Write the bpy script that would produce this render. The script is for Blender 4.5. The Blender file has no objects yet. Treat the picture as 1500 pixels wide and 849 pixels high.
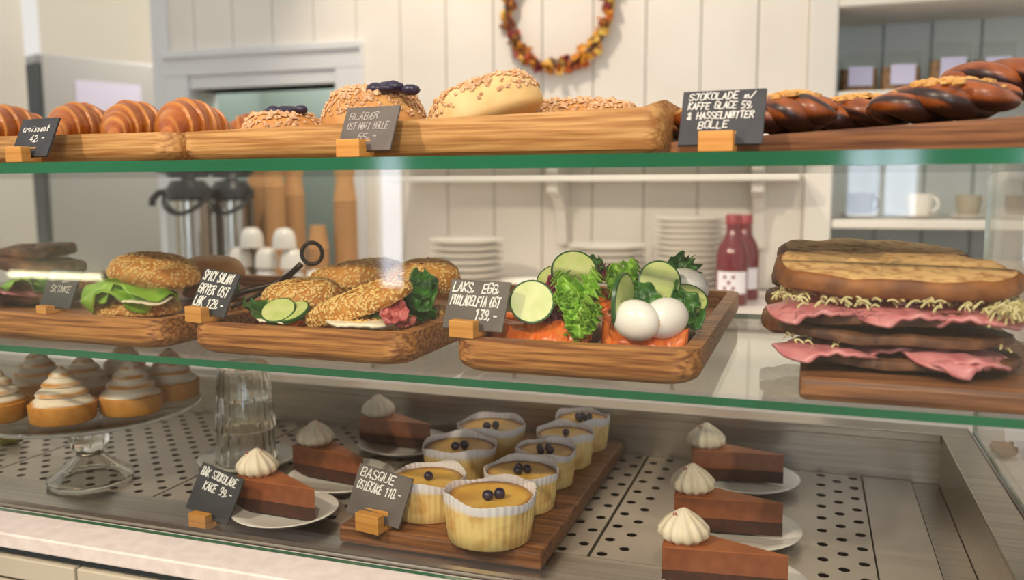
import bpy, math, random
from mathutils import Vector, Matrix, Euler, noise
R = math.radians
random.seed(7)
SC = bpy.context.scene
COL = SC.collection

# ---------------------------------------------------------------- camera
F, YAW, PITCH, ROLL, ZC = 1279.0, R(-18.87), R(-6.85), R(-0.19), 1.33
FW = Vector((math.sin(YAW)*math.cos(PITCH), math.cos(YAW)*math.cos(PITCH), math.sin(PITCH)))
_rt = Vector((math.cos(YAW), -math.sin(YAW), 0)); _up = _rt.cross(FW)
RT = _rt*math.cos(ROLL) + _up*math.sin(ROLL); UP = -_rt*math.sin(ROLL) + _up*math.cos(ROLL)
CO = Vector((0, 0, ZC))
cam = bpy.data.cameras.new('camera'); camo = bpy.data.objects.new('camera', cam); COL.objects.link(camo)
camo.matrix_world = Matrix(((RT.x, UP.x, -FW.x, CO.x), (RT.y, UP.y, -FW.y, CO.y), (RT.z, UP.z, -FW.z, CO.z), (0, 0, 0, 1)))
cam.sensor_width = 36; cam.lens = 36*F/1500; cam.clip_start = .02; cam.clip_end = 60
cam.dof.use_dof = True; cam.dof.focus_distance = 0.98; cam.dof.aperture_fstop = 3.6
SC.camera = camo
def ray(px, py): return FW + RT*((px-750)/F) - UP*((py-424.5)/F)
def gy(px, py, Y):
    d = ray(px, py); return CO + d*(Y/d.y)
def gz(px, py, Z):
    d = ray(px, py); return CO + d*((Z-ZC)/d.z)

# ---------------------------------------------------------------- world, lights, exposure
SC.view_settings.view_transform = 'Standard'; SC.view_settings.look = 'None'
SC.view_settings.gamma = 1; SC.view_settings.use_curve_mapping = False
SC.view_settings.exposure = 0.0
SC.cycles.transparent_max_bounces = 20; SC.cycles.max_bounces = 10
SC.cycles.caustics_reflective = False; SC.cycles.caustics_refractive = False
SC.cycles.sample_clamp_indirect = 4
W = bpy.data.worlds.new('world'); SC.world = W; W.use_nodes = True
W.node_tree.nodes['Background'].inputs[0].default_value = (1, .965, .91, 1)
W.node_tree.nodes['Background'].inputs[1].default_value = .82
def spot(name, loc, target, power, size, angle, col=(1, .83, .64), blend=.5):
    l = bpy.data.lights.new(name, 'SPOT'); l.energy = power; l.shadow_soft_size = size; l.spot_size = R(angle); l.spot_blend = blend; l.color = col
    o = bpy.data.objects.new(name, l); COL.objects.link(o); o.location = loc
    o.rotation_euler = (Vector(target)-Vector(loc)).to_track_quat('-Z', 'Y').to_euler(); return o
spot('ceiling_spot', (-1.35, -.85, 2.75), (-.55, .95, 1.08), 150, .03, 50)
spot('ceiling_spot', (.3, -.95, 2.75), (0, .95, 1.08), 120, .03, 48)
spot('ceiling_spot', (-.95, 1.75, 2.95), (-.72, 2.6, 1.55), 75, .03, 80)

far = bpy.data.lights.new('far_room_fill', 'POINT'); far.energy = 60; far.shadow_soft_size = .15; far.color = (1, .9, .76)  # added fill light to brighten the room past the doorway, no visible source
faro = bpy.data.objects.new('far_room_fill', far); COL.objects.link(faro); faro.location = (-2.5, 4.1, 2.7)
kit = bpy.data.lights.new('niche_fill', 'POINT'); kit.energy = 9; kit.shadow_soft_size = .1; kit.color = (.9, .96, 1)  # unseen light added to lift the dark interior of the pass-through
kito = bpy.data.objects.new('niche_fill', kit); COL.objects.link(kito); kito.location = (-1.75, 2.95, 2.05)

# ---------------------------------------------------------------- materials
def lin(c): return tuple(((x/255)/12.92 if x/255 <= .04045 else ((x/255+.055)/1.055)**2.4) for x in c)
def M(name, c1, c2=None, scale=20, rough=.5, metal=0, bump=0, bscale=None, stretch=(1, 1, 1), spec=.5, sss=0, detail=4, lo=.35, hi=.65, trans=0, emit=0, coat=0, attr=None, c3=None):
    m = bpy.data.materials.new(name); m.use_nodes = True; nt = m.node_tree; b = nt.nodes['Principled BSDF']
    b.inputs['Roughness'].default_value = rough; b.inputs['Metallic'].default_value = metal
    b.inputs['Specular IOR Level'].default_value = spec; b.inputs['Coat Weight'].default_value = coat
    if sss: b.inputs['Subsurface Weight'].default_value = sss; b.inputs['Subsurface Radius'].default_value = (.01, .006, .003)
    if trans: b.inputs['Transmission Weight'].default_value = trans
    a1 = (*lin(c1), 1); b.inputs['Base Color'].default_value = a1
    if emit: b.inputs['Emission Color'].default_value = a1; b.inputs['Emission Strength'].default_value = emit
    mp = None
    if c2 or bump:
        tc = nt.nodes.new('ShaderNodeTexCoord'); mp = nt.nodes.new('ShaderNodeMapping'); nt.links.new(tc.outputs['Object'], mp.inputs['Vector'])
        mp.inputs['Scale'].default_value = stretch
    out = None
    if c2:
        n = nt.nodes.new('ShaderNodeTexNoise'); n.inputs['Scale'].default_value = scale; n.inputs['Detail'].default_value = detail
        nt.links.new(mp.outputs[0], n.inputs['Vector'])
        r = nt.nodes.new('ShaderNodeValToRGB'); e = r.color_ramp.elements
        e[0].position = lo; e[0].color = a1; e[1].position = hi; e[1].color = (*lin(c2), 1)
        nt.links.new(n.outputs['Fac'], r.inputs['Fac']); out = r.outputs['Color']
    if attr:      # tone painted per vertex (baking, filling): 0 keeps the colour, 1 gives c3
        at = nt.nodes.new('ShaderNodeAttribute'); at.attribute_name = attr
        mx = nt.nodes.new('ShaderNodeMix'); mx.data_type = 'RGBA'
        nt.links.new(at.outputs['Fac'], mx.inputs[0])
        if out: nt.links.new(out, mx.inputs[6])
        else: mx.inputs[6].default_value = a1
        mx.inputs[7].default_value = (*lin(c3), 1); out = mx.outputs[2]
    if out: nt.links.new(out, b.inputs['Base Color'])
    if bump:
        n2 = nt.nodes.new('ShaderNodeTexNoise'); n2.inputs['Scale'].default_value = bscale or scale*2; n2.inputs['Detail'].default_value = 5
        nt.links.new(mp.outputs[0], n2.inputs['Vector'])
        bp = nt.nodes.new('ShaderNodeBump'); bp.inputs['Strength'].default_value = bump; bp.inputs['Distance'].default_value = .004
        nt.links.new(n2.outputs['Fac'], bp.inputs['Height']); nt.links.new(bp.outputs[0], b.inputs['Normal'])
    return m
def clear_glass(name, tint=(1, 1, 1), ior=1.5):
    m = bpy.data.materials.new(name); m.use_nodes = True; nt = m.node_tree; nt.nodes.remove(nt.nodes['Principled BSDF'])
    t = nt.nodes.new('ShaderNodeBsdfTransparent'); t.inputs[0].default_value = (*tint, 1)
    g = nt.nodes.new('ShaderNodeBsdfGlossy'); g.inputs['Roughness'].default_value = .02
    f0 = ((ior-1)/(ior+1))**2                                  # Schlick reflectance, the same from both sides of the sheet
    lw = nt.nodes.new('ShaderNodeLayerWeight'); lw.inputs[0].default_value = .5
    pw = nt.nodes.new('ShaderNodeMath'); pw.operation = 'POWER'; pw.inputs[1].default_value = 5; nt.links.new(lw.outputs['Facing'], pw.inputs[0])
    f = nt.nodes.new('ShaderNodeMath'); f.operation = 'MULTIPLY_ADD'; f.inputs[1].default_value = 1-f0; f.inputs[2].default_value = f0; nt.links.new(pw.outputs[0], f.inputs[0])
    mx = nt.nodes.new('ShaderNodeMixShader'); nt.links.new(f.outputs[0], mx.inputs[0]); nt.links.new(t.outputs[0], mx.inputs[1]); nt.links.new(g.outputs[0], mx.inputs[2])
    nt.links.new(mx.outputs[0], nt.nodes['Material Output'].inputs[0]); return m
GLASS = clear_glass('clear_pane', (.985, .995, .985)); POUCH = clear_glass('clear_pouch', (.93, .95, .93), 1.5)
GLASSWARE = M('clear_glassware', (246, 244, 238), rough=.0, trans=1)
EDGE = M('green_glass_edge', (0, 90, 56), (12, 124, 84), scale=3, rough=.08, spec=.9, lo=.3, hi=.8, trans=.15)
OAK = M('oak', (128, 74, 34), (196, 136, 74), scale=13, rough=.5, stretch=(.7, 14, 20), bump=.15, bscale=30, lo=.4, hi=.6, detail=7)
OAKL = M('light_oak', (168, 114, 58), (214, 164, 102), scale=13, rough=.5, stretch=(.7, 14, 20), bump=.12, bscale=30, lo=.38, hi=.62, detail=7)
WALN = M('brown_board_wood', (98, 58, 34), (154, 102, 62), scale=12, rough=.5, stretch=(.8, 14, 18), bump=.12, bscale=30)
BLOCK = M('pine_block', (192, 128, 52), (220, 160, 82), scale=10, rough=.55, stretch=(1, 1, 14))
SLATE = M('slate', (40, 42, 48), (56, 57, 62), scale=30, rough=.6, bump=.1)
SLATEW = M('worn_slate', (82, 74, 70), (102, 94, 88), scale=25, rough=.55, bump=.08)
CHALK = M('chalk', (238, 236, 230), rough=.9)
CHALKF = M('faded_chalk', (176, 170, 164), rough=.9)
STEEL = M('brushed_steel', (172, 163, 152), (192, 184, 172), scale=6, rough=.28, metal=1, stretch=(1, 30, 30))
STEELM = M('matt_steel_plate', (182, 170, 156), (196, 184, 170), scale=8, rough=.36, metal=.6)
DARKV = M('dark_underside', (26, 24, 22), rough=.8)
STONE = M('pale_stone', (232, 222, 216), (220, 208, 203), scale=60, rough=.35)
WHITE = M('white_paint', (232, 228, 220), (226, 221, 213), scale=3, rough=.5)
WARMW = M('warm_white_plank', (236, 231, 222), (230, 224, 214), scale=4, rough=.5)
COOLW = M('cool_white_frame', (222, 224, 226), rough=.45)
GREYB = M('grey_blue_board', (214, 221, 219), (206, 214, 213), scale=4, rough=.55)
BEIGE = M('beige_front', (198, 190, 170), (190, 182, 162), scale=4, rough=.5)
DGREY = M('dark_gap', (62, 70, 74), rough=.6)
PORC = M('porcelain', (234, 229, 220), rough=.22, spec=.6)
PORCG = M('grey_stoneware', (120, 118, 112), (104, 102, 98), scale=20, rough=.35)
BLACK = M('black_plastic', (22, 24, 30), rough=.3)
KRAFT = M('kraft_paper', (196, 146, 92), (184, 134, 82), scale=15, rough=.75)
CRO = M('croissant_crust', (176, 96, 22), (148, 70, 12), scale=34, rough=.38, bump=.5, bscale=90, attr='tone', c3=(214, 150, 66), coat=.1)
BUN = M('bun_crust', (206, 156, 92), (184, 122, 58), scale=25, rough=.55, bump=.2, bscale=90)
PALEBUN = M('pale_bun', (222, 194, 140), (208, 172, 110), scale=22, rough=.55, bump=.15, bscale=90)
CRUMB = M('crumble', (222, 188, 150), (184, 132, 86), scale=200, rough=.8)
BERRY = M('blueberry', (34, 26, 48), (54, 44, 70), scale=90, rough=.35, spec=.5)
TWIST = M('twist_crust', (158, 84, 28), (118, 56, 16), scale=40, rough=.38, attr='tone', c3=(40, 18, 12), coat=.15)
NUT = M('chopped_nut', (222, 176, 104), (196, 140, 70), scale=120, rough=.6)
SESB = M('sesame_bread', (206, 146, 66), (184, 118, 44), scale=40, rough=.6, bump=.2, bscale=120)
SEED = M('sesame_seed', (232, 198, 130), (214, 170, 92), scale=300, rough=.5)
LETT = M('lettuce', (116, 170, 40), (164, 204, 84), scale=35, rough=.4, sss=.15)
DLEAF = M('spinach_leaf', (40, 88, 34), (72, 128, 48), scale=40, rough=.35)
RLEAF = M('red_leaf', (110, 36, 56), (150, 66, 80), scale=50, rough=.4)
CUCR = M('cucumber_rind', (34, 74, 34), (54, 100, 44), scale=40, rough=.35)
CUCF = M('cucumber_flesh', (206, 212, 146), (186, 200, 116), scale=60, rough=.35, sss=.2)
SALM = M('salmon', (226, 98, 26), (238, 138, 66), scale=55, rough=.3, stretch=(1, 3, 1), sss=.15)
HAM = M('ham', (196, 114, 118), (214, 146, 146), scale=45, rough=.35, sss=.15)
SALA = M('salami', (150, 48, 50), (196, 108, 104), scale=160, rough=.4)
CHEESE = M('white_cheese', (240, 230, 204), (232, 216, 180), scale=60, rough=.5)
SLAW = M('shredded_cabbage', (224, 212, 160), (204, 196, 134), scale=80, rough=.5)
EGGW = M('egg_white', (244, 240, 232), rough=.28, sss=.15); YOLK = M('egg_yolk', (232, 160, 46), rough=.5)
CRUMBF = M('bread_crumb', (224, 182, 122), (176, 124, 72), scale=85, lo=.48, hi=.68, rough=.8, bump=.3, bscale=160)
CRUST = M('bread_crust', (158, 98, 46), (110, 64, 32), scale=45, rough=.6, bump=.3, bscale=90)
RYE = M('rye_crust', (66, 40, 26), (120, 78, 48), scale=60, rough=.65, bump=.35, bscale=110)
TART = M('tart_crust', (206, 142, 62), (190, 124, 48), scale=70, rough=.6, bump=.15)
MERI = M('meringue', (238, 228, 208), (228, 212, 184), scale=12, rough=.5, attr='tone', c3=(204, 140, 56), sss=.1)
CREAM = M('piped_cream', (236, 224, 200), (226, 210, 180), scale=40, rough=.5, sss=.15)
PINK = M('pink_sprinkle', (170, 70, 84), rough=.5)
CHOC = M('dark_chocolate_base', (58, 30, 22), (74, 40, 28), scale=90, rough=.55)
MOUS = M('chocolate_mousse', (128, 70, 40), (142, 82, 50), scale=70, rough=.45)
GANA = M('cocoa_top', (170, 100, 56), (154, 86, 46), scale=30, rough=.6)
CAKE = M('cheesecake', (234, 188, 84), (222, 166, 60), scale=30, rough=.45, attr='tone', c3=(140, 70, 26))
PAPER = M('baking_paper', (246, 214, 138), (214, 158, 82), scale=38, lo=.5, hi=.74, rough=.6, attr='tone', c3=(232, 226, 226))
WAX = M('white_paper', (236, 232, 240), rough=.7); LILAC = M('lilac_label', (206, 204, 232), rough=.7)
FRIDGE = M('grey_fridge', (172, 174, 178), rough=.4, metal=.2)
CREAMW = M('cream_wall', (238, 231, 214), rough=.7)
RUBY = M('red_juice', (110, 22, 34), rough=.15, spec=.7)
TIRON = M('dark_iron', (52, 42, 38), rough=.4, metal=.7)
FLOORM = M('floor_boards', (150, 130, 108), (132, 112, 92), scale=6, rough=.6, stretch=(1, 10, 1))
FOIL = M('brown_snack_mix', (120, 84, 52), (176, 132, 80), scale=90, rough=.6)
DAY = M('daylight_pane', (226, 238, 255), emit=7)

# ---------------------------------------------------------------- mesh helpers
class B:
    def __init__(s): s.v = []; s.f = []; s.m = []; s.t = []
    def add(s, v, f, mi=0, t=None, xf=None):
        o = len(s.v); s.v += [tuple(xf @ Vector(p)) for p in v] if xf else [tuple(p) for p in v]
        s.f += [tuple(i+o for i in q) for q in f]; s.m += [mi]*len(f); s.t += list(t) if t else [0]*len(v); return s
    def box(s, x0, x1, y0, y1, z0, z1, mi=0, xf=None):
        v = [(x, y, z) for z in (z0, z1) for y in (y0, y1) for x in (x0, x1)]
        return s.add(v, [(0, 2, 3, 1), (4, 5, 7, 6), (0, 1, 5, 4), (2, 6, 7, 3), (0, 4, 6, 2), (1, 3, 7, 5)], mi, xf=xf)
    def grid(s, nu, nv, fn, cu=False, cv=False, mi=0, xf=None, tone=None):
        v = []; t = []
        for i in range(nu):
            for j in range(nv):
                a = i/(nu if cu else nu-1); b = j/(nv if cv else nv-1)
                v.append(fn(a, b)); t.append(tone(a, b) if tone else 0)
        f = []
        for i in range(nu if cu else nu-1):
            for j in range(nv if cv else nv-1):
                a, b = (i+1) % nu, (j+1) % nv
                f.append((i*nv+j, a*nv+j, a*nv+b, i*nv+b))
        return s.add(v, f, mi, t, xf)
    def lathe(s, prof, n=32, rf=None, mi=0, tone=None, xf=None):   # prof: (r, z); closed at ends where r == 0
        k = len(prof); v = []; t = []
        for i in range(n):
            a = 2*math.pi*i/n
            for j, (r, z) in enumerate(prof):
                q = r*(rf(a, j/(k-1)) if rf else 1)
                v.append((q*math.cos(a), q*math.sin(a), z)); t.append(tone(a, j/(k-1)) if tone else 0)
        f = [(i*k+j, ((i+1) % n)*k+j, ((i+1) % n)*k+j+1, i*k+j+1) for i in range(n) for j in range(k-1)]
        return s.add(v, f, mi, t, xf)
    def tube(s, pts, r, n=8, mi=0, closed=False, xf=None, tone=None):
        pts = [Vector(p) for p in pts]; K = len(pts); v = []; t = []; prev = None
        for i, p in enumerate(pts):
            d = (pts[(i+1) % K if closed else min(i+1, K-1)]-pts[(i-1) % K if closed else max(i-1, 0)]).normalized()
            if prev is None: u = d.orthogonal().normalized()
            else: u = (prev-d*prev.dot(d)).normalized()
            prev = u; w = d.cross(u); rr = r(i/(K-1)) if callable(r) else r
            for j in range(n):
                a = 2*math.pi*j/n; v.append(p+(u*math.cos(a)+w*math.sin(a))*rr); t.append(tone(i/(K-1), j/n) if tone else 0)
        f = []
        for i in range(K if closed else K-1):
            for j in range(n):
                a = (i+1) % K; b = (j+1) % n; f.append((i*n+j, a*n+j, a*n+b, i*n+b))
        if not closed: f.append(tuple(range(n))[::-1]); f.append(tuple((K-1)*n+j for j in range(n)))
        return s.add(v, f, mi, t, xf)
    def ball(s, c, r, nu=14, nv=9, amp=0, ns=20, sq=(1, 1, 1), mi=0, seed=0, xf=None):
        def fn(a, b):
            th = 2*math.pi*a; ph = math.pi*(b-.5)*.999
            d = Vector((math.cos(th)*math.cos(ph), math.sin(th)*math.cos(ph), math.sin(ph)))
            k = 1+amp*noise.noise(d*ns*.1+Vector((seed*3.1, seed, 0)))
            return (c[0]+d.x*r*sq[0]*k, c[1]+d.y*r*sq[1]*k, c[2]+d.z*r*sq[2]*k)
        return s.grid(nu, nv, fn, cu=True, mi=mi, xf=xf)
    def mesh(s, name, mats, smooth=40):
        me = bpy.data.meshes.new(name); me.from_pydata(s.v, [], s.f)
        for m in (mats if isinstance(mats, (list, tuple)) else [mats]): me.materials.append(m)
        me.polygons.foreach_set('material_index', s.m)
        if any(s.t):
            a = me.attributes.new('tone', 'FLOAT', 'POINT'); a.data.foreach_set('value', s.t)
        me.polygons.foreach_set('use_smooth', [smooth > 0]*len(s.f)); me.validate(); me.update()
        if smooth: me.set_sharp_from_angle(angle=R(smooth))
        return me
    def build(s, name, mats, parent=None, loc=(0, 0, 0), rot=(0, 0, 0), smooth=40, bevel=0, solid=0, sub=0):
        return link(name, s.mesh(name, mats, smooth), parent, loc, rot, bevel, solid, sub)
def link(name, me, parent=None, loc=(0, 0, 0), rot=(0, 0, 0), bevel=0, solid=0, sub=0, scale=(1, 1, 1)):
    o = bpy.data.objects.new(name, me); COL.objects.link(o); o.parent = parent; o.location = loc; o.rotation_euler = rot; o.scale = scale
    if solid: md = o.modifiers.new('thickness', 'SOLIDIFY'); md.thickness = solid; md.offset = 0
    if bevel: md = o.modifiers.new('bevel', 'BEVEL'); md.width = bevel; md.segments = 2; md.limit_method = 'ANGLE'
    if sub: md = o.modifiers.new('sub', 'SUBSURF'); md.levels = md.render_levels = sub
    return o
def tag(o, label, cat, group=None):
    o['label'] = label; o['category'] = cat
    if group: o['group'] = group
    return o
def thing(name, label, cat, loc=(0, 0, 0), rz=0, group=None, rot=None):
    o = bpy.data.objects.new(name, None); o.empty_display_size = .03; COL.objects.link(o); o.location = loc
    o.rotation_euler = rot or (0, 0, rz); return tag(o, label, cat, group)
def struct(name, b, mats, smooth=0, bevel=0):
    o = b.build(name, mats, smooth=smooth, bevel=bevel); o['kind'] = 'structure'; return o
def stuff(o): o['kind'] = 'stuff'; return o
def dup(root, loc, rot=None, label=None, group=None, scale=None):
    def cp(o, par):
        c = o.copy(); COL.objects.link(c); c.parent = par
        for ch in o.children: cp(ch, c)
        return c
    r = cp(root, None); r.location = loc
    if rot: r.rotation_euler = rot
    if scale: r.scale = scale
    if label: r['label'] = label
    if group: r['group'] = group
    return r
def nz(x, y, z, s=1): return noise.noise(Vector((x, y, z))*s)

# ================================================================= SETTING
YW = 2.6                                             # plane of the back wall
XD0, XD1 = gy(45, 200, YW+.16).x, gy(238, 200, YW).x     # doorway
XA = gy(1220, 250, YW).x                             # left edge of the alcove
XN0, XN1 = gy(281, 130, YW).x, gy(495, 122, YW).x    # pass-through opening
ZN = gy(495, 122, YW).z; ZB = 1.03                   # head of the opening, back counter top
struct('floor', B().box(-6, 4, -2.6, 7, -.05, 0), FLOORM)
wb = struct('wall_back', B().box(XD1, XN0, YW+.012, YW+.14, 0, 3.1).box(XN1, XA, YW+.012, YW+.14, 0, 3.1).box(XN0, XN1, YW+.012, YW+.14, ZN, 3.1).box(XN0, XN1, YW+.012, YW+.14, 0, ZB), WHITE)
x = XD1; k = 0
while x < XA-.02:                                    # vertical planks with recessed joints
    x1 = min(x+.158, XA-.075)
    if x1-x > .02:
        z0 = ZN+.11 if (x1 > XN0-.02 and x < XN1+.06) else ZB
        B().box(x+.0015, x1-.0015, YW, YW+.013, z0, 3.1).build('plank', WARMW, wb, smooth=0, bevel=.002)
    x += .158
struct('trim_1', B().box(XA-.075, XA, YW-.02, YW+.3, 0, 3.1), WHITE, bevel=.006)
# frame of the pass-through and the room behind it
t2 = struct('trim_2', B().box(XN0-.1, XN1+.1, YW-.022, YW+.012, ZN+.045, ZN+.11).box(XN0-.1, XN1+.1, YW-.034, YW+.012, ZN+.105, ZN+.13).box(XN0-.1, XN0, YW-.022, YW+.012, ZB, ZN+.045).box(XN1, XN1+.1, YW-.022, YW+.012, ZB, ZN+.045).box(XN0, XN1, YW-.012, YW+.14, ZN, ZN+.045), COOLW, bevel=.004)
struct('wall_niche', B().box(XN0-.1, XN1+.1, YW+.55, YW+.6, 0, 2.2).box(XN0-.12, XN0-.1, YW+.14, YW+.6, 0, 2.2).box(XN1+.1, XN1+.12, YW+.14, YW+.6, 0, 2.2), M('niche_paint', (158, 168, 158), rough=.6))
# doorway post and the room beyond it
struct('wall_left', B().box(-5.5, XD0-.12, YW, YW+.14, 0, 3.1), WHITE)
struct('trim_3', B().box(XD0-.16, XD0, YW-.02, YW+.16, 0, 3.1).box(XD0-.1, XD0-.075, YW-.03, YW-.02, 0, 3.1), WHITE, bevel=.004)
struct('trim_4', B().box(XD1-.02, XD1+.05, YW-.012, YW+.16, 0, 3.1), COOLW, bevel=.004)
struct('wall_far', B().box(-5.5, -1.4, 5.2, 5.25, 0, 3.1), CREAMW)
struct('wall_far_side', B().box(-1.55, -1.5, YW+.7, 5.2, 0, 3.1), CREAMW)
sh = tag(B().box(-4.6, -3.35, 4.9, 5.19, 1.98, 2.02).build('wall_shelf', WHITE, bevel=.004), 'white wall shelf in the room beyond the doorway', 'shelf')
# alcove at the right
XE = 1.6
al = struct('wall_alcove', B().box(XA, XE, YW+.312, YW+.36, 0, 3.1).box(XE, XE+.05, YW-.02, YW+.36, 0, 3.1), GREYB)
x = XA
while x < XE:
    B().box(x+.003, min(x+.132, XE)-.003, YW+.298, YW+.313, ZB, 2.1).build('plank', GREYB, al, smooth=0, bevel=.004); x += .132
ZA2 = gy(1350, 322, YW).z; ZA1 = gy(1350, 133, YW+.05).z; ZA0 = gy(1240, 14, YW+.02).z
struct('trim_5', B().box(XA, XE, YW-.02, YW+.3, ZA0, 3.1), WARMW, bevel=.004)
for z, l in ((ZA2, 'white alcove shelf carrying the cups'), (ZA1, 'white alcove shelf carrying the snack bags')):
    tag(B().box(XA+.002, XE-.002, YW-.01, YW+.296, z-.025, z).build('alcove_shelf', WHITE, bevel=.003), l, 'shelf')
# wall behind the photographer with its windows
wf = struct('wall_front', B().box(-5.5, -2.2, -2.66, -2.56, 0, 3.1).box(-2.0, .12, -2.66, -2.56, 0, 3.1).box(.46, .82, -2.66, -2.56, 0, 3.1).box(1.6, 4, -2.66, -2.56, 0, 3.1)
       .box(-2.2, -2.0, -2.66, -2.56, 0, .75).box(.12, .46, -2.66, -2.56, 0, 1.15).box(.82, 1.6, -2.66, -2.56, 0, .95).box(-2.2, -2.0, -2.66, -2.56, 2.2, 3.1).box(.12, .46, -2.66, -2.56, 2.2, 3.1).box(.82, 1.6, -2.66, -2.56, 2.2, 3.1), CREAMW)
for i, (a, b_, z0) in enumerate(((-2.2, -2.0, .75), (.12, .46, 1.15), (.82, 1.6, .95))):
    w = B(); w.box(a, a+.03, -2.64, -2.58, z0, 2.2).box(b_-.03, b_, -2.64, -2.58, z0, 2.2).box(a, b_, -2.64, -2.58, z0, z0+.04).box(a, b_, -2.64, -2.58, 2.16, 2.2).box(a, b_, -2.63, -2.59, 1.5, 1.53)
    if b_-a > .3: w.box((a+b_)/2-.012, (a+b_)/2+.012, -2.63, -2.59, z0, 2.2)
    o = struct('window_%d' % (i+1), w, WHITE)
    B().box(a, b_, -2.65, -2.645, z0, 2.2).build('window_pane', DAY, o, smooth=0)

a, c = gy(8, 401, 4.05), gy(150, 407, 4.05)            # seen mirrored in the front glass: same x and z, behind the photographer
t = thing('tube_lamp', 'glowing pale tube lamp mirrored in the front glass over the rye sandwiches', 'lamp', ((a.x+c.x)/2, -2.5, (a.z+c.z)/2))
hl = (c.x-a.x)/2
B().tube([(-hl, 0, 0), (hl, 0, 0)], .014, 14).build('tube', M('lamp_glow', (255, 250, 205), emit=26), t, smooth=60)
for sx in (-1, 1): B().box(sx*hl-.012, sx*hl+.012, -.058, .016, -.018, .018).build('end_cap', WHITE, t, smooth=0, bevel=.003)

# back counter with cabinet fronts
bc = thing('back_counter', 'white back counter with flat cabinet doors along the panelled wall', 'counter', (0, 0, 0))
B().box(-2.3, XE-.01, 2.08, YW-.035, 0, ZB-.03).build('body', WHITE, bc, smooth=0)
x = -2.3
while x < XE-.02:
    B().box(x+.003, min(x+.4, XE-.01)-.003, 2.062, 2.08, .12, ZB-.035).build('cabinet_door', WARMW, bc, smooth=0, bevel=.002); x += .4
tag(B().box(-2.32, XE-.01, 2.04, YW-.035, ZB-.03, ZB).build('back_worktop', STONE, smooth=0, bevel=.003), 'pale worktop lying on the back counter', 'worktop')
# wall shelf with brackets over the back counter
zs = gy(900, 259, YW-.15).z
ws = thing('wall_shelf', 'long white wall shelf on curved brackets above the plates', 'shelf', (0, 0, 0))
xs0, xs1 = gy(572, 262, YW-.15).x, gy(1172, 257, YW-.15).x
B().box(xs0, xs1, YW-.19, YW-.001, zs-.012, zs+.012).build('shelf_board', WHITE, ws, smooth=0, bevel=.003)
for px in (822, 1112):
    xb = gy(px, 300, YW-.05).x; br = B()
    prof = [(0, 0), (-.15, 0), (-.15, -.03), (-.10, -.05), (-.06, -.09), (-.045, -.15), (-.04, -.19), (0, -.19)]
    br.add([(sx, y, z) for sx in (-.016, .016) for (y, z) in prof], [tuple(range(8))[::-1], tuple(range(8, 16))]+[(i, (i+1) % 8, (i+1) % 8+8, i+8) for i in range(8)])
    br.build('bracket', WHITE, ws, (xb, YW-.001, zs-.012), smooth=0, bevel=.003)

# ================================================================= DISPLAY CASE
Z1, Z2, ZF, ZR = 1.358, 1.136, .902, .975            # upper shelf, lower shelf, well floor, well rim
YF = .79; XR = .187
case = thing('display_case', 'glass fronted pastry display case with two green-edged glass shelves', 'display case', (0, 0, 0))
def sheet(x0, x1, y0, y1, z0, z1, name, thin):
    b = B(); b.box(x0, x1, y0, y1, z0, z1)
    ax = {'z': (0, 1), 'y': (2, 3), 'x': (4, 5)}[thin]
    b.m = [0 if i in ax else 1 for i in range(6)]
    return b.build(name, [GLASS, EDGE], case, smooth=0)
sheet(-1.9, .75, .785, 1.36, 1.3455, Z1, 'glass_shelf', 'z')
sheet(-1.9, .228, .803, 1.35, Z2-.008, Z2, 'glass_shelf', 'z')
b = B().box(-1.9, .75, YF-.006, YF, .931, 1.3453); b.m = [1, 0, 0, 0, 1, 1]; b.build('front_glass', [GLASS, EDGE], case, smooth=0)
sheet(.229, .235, .80, 1.36, ZR+.001, 1.345, 'end_glass', 'x')
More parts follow.
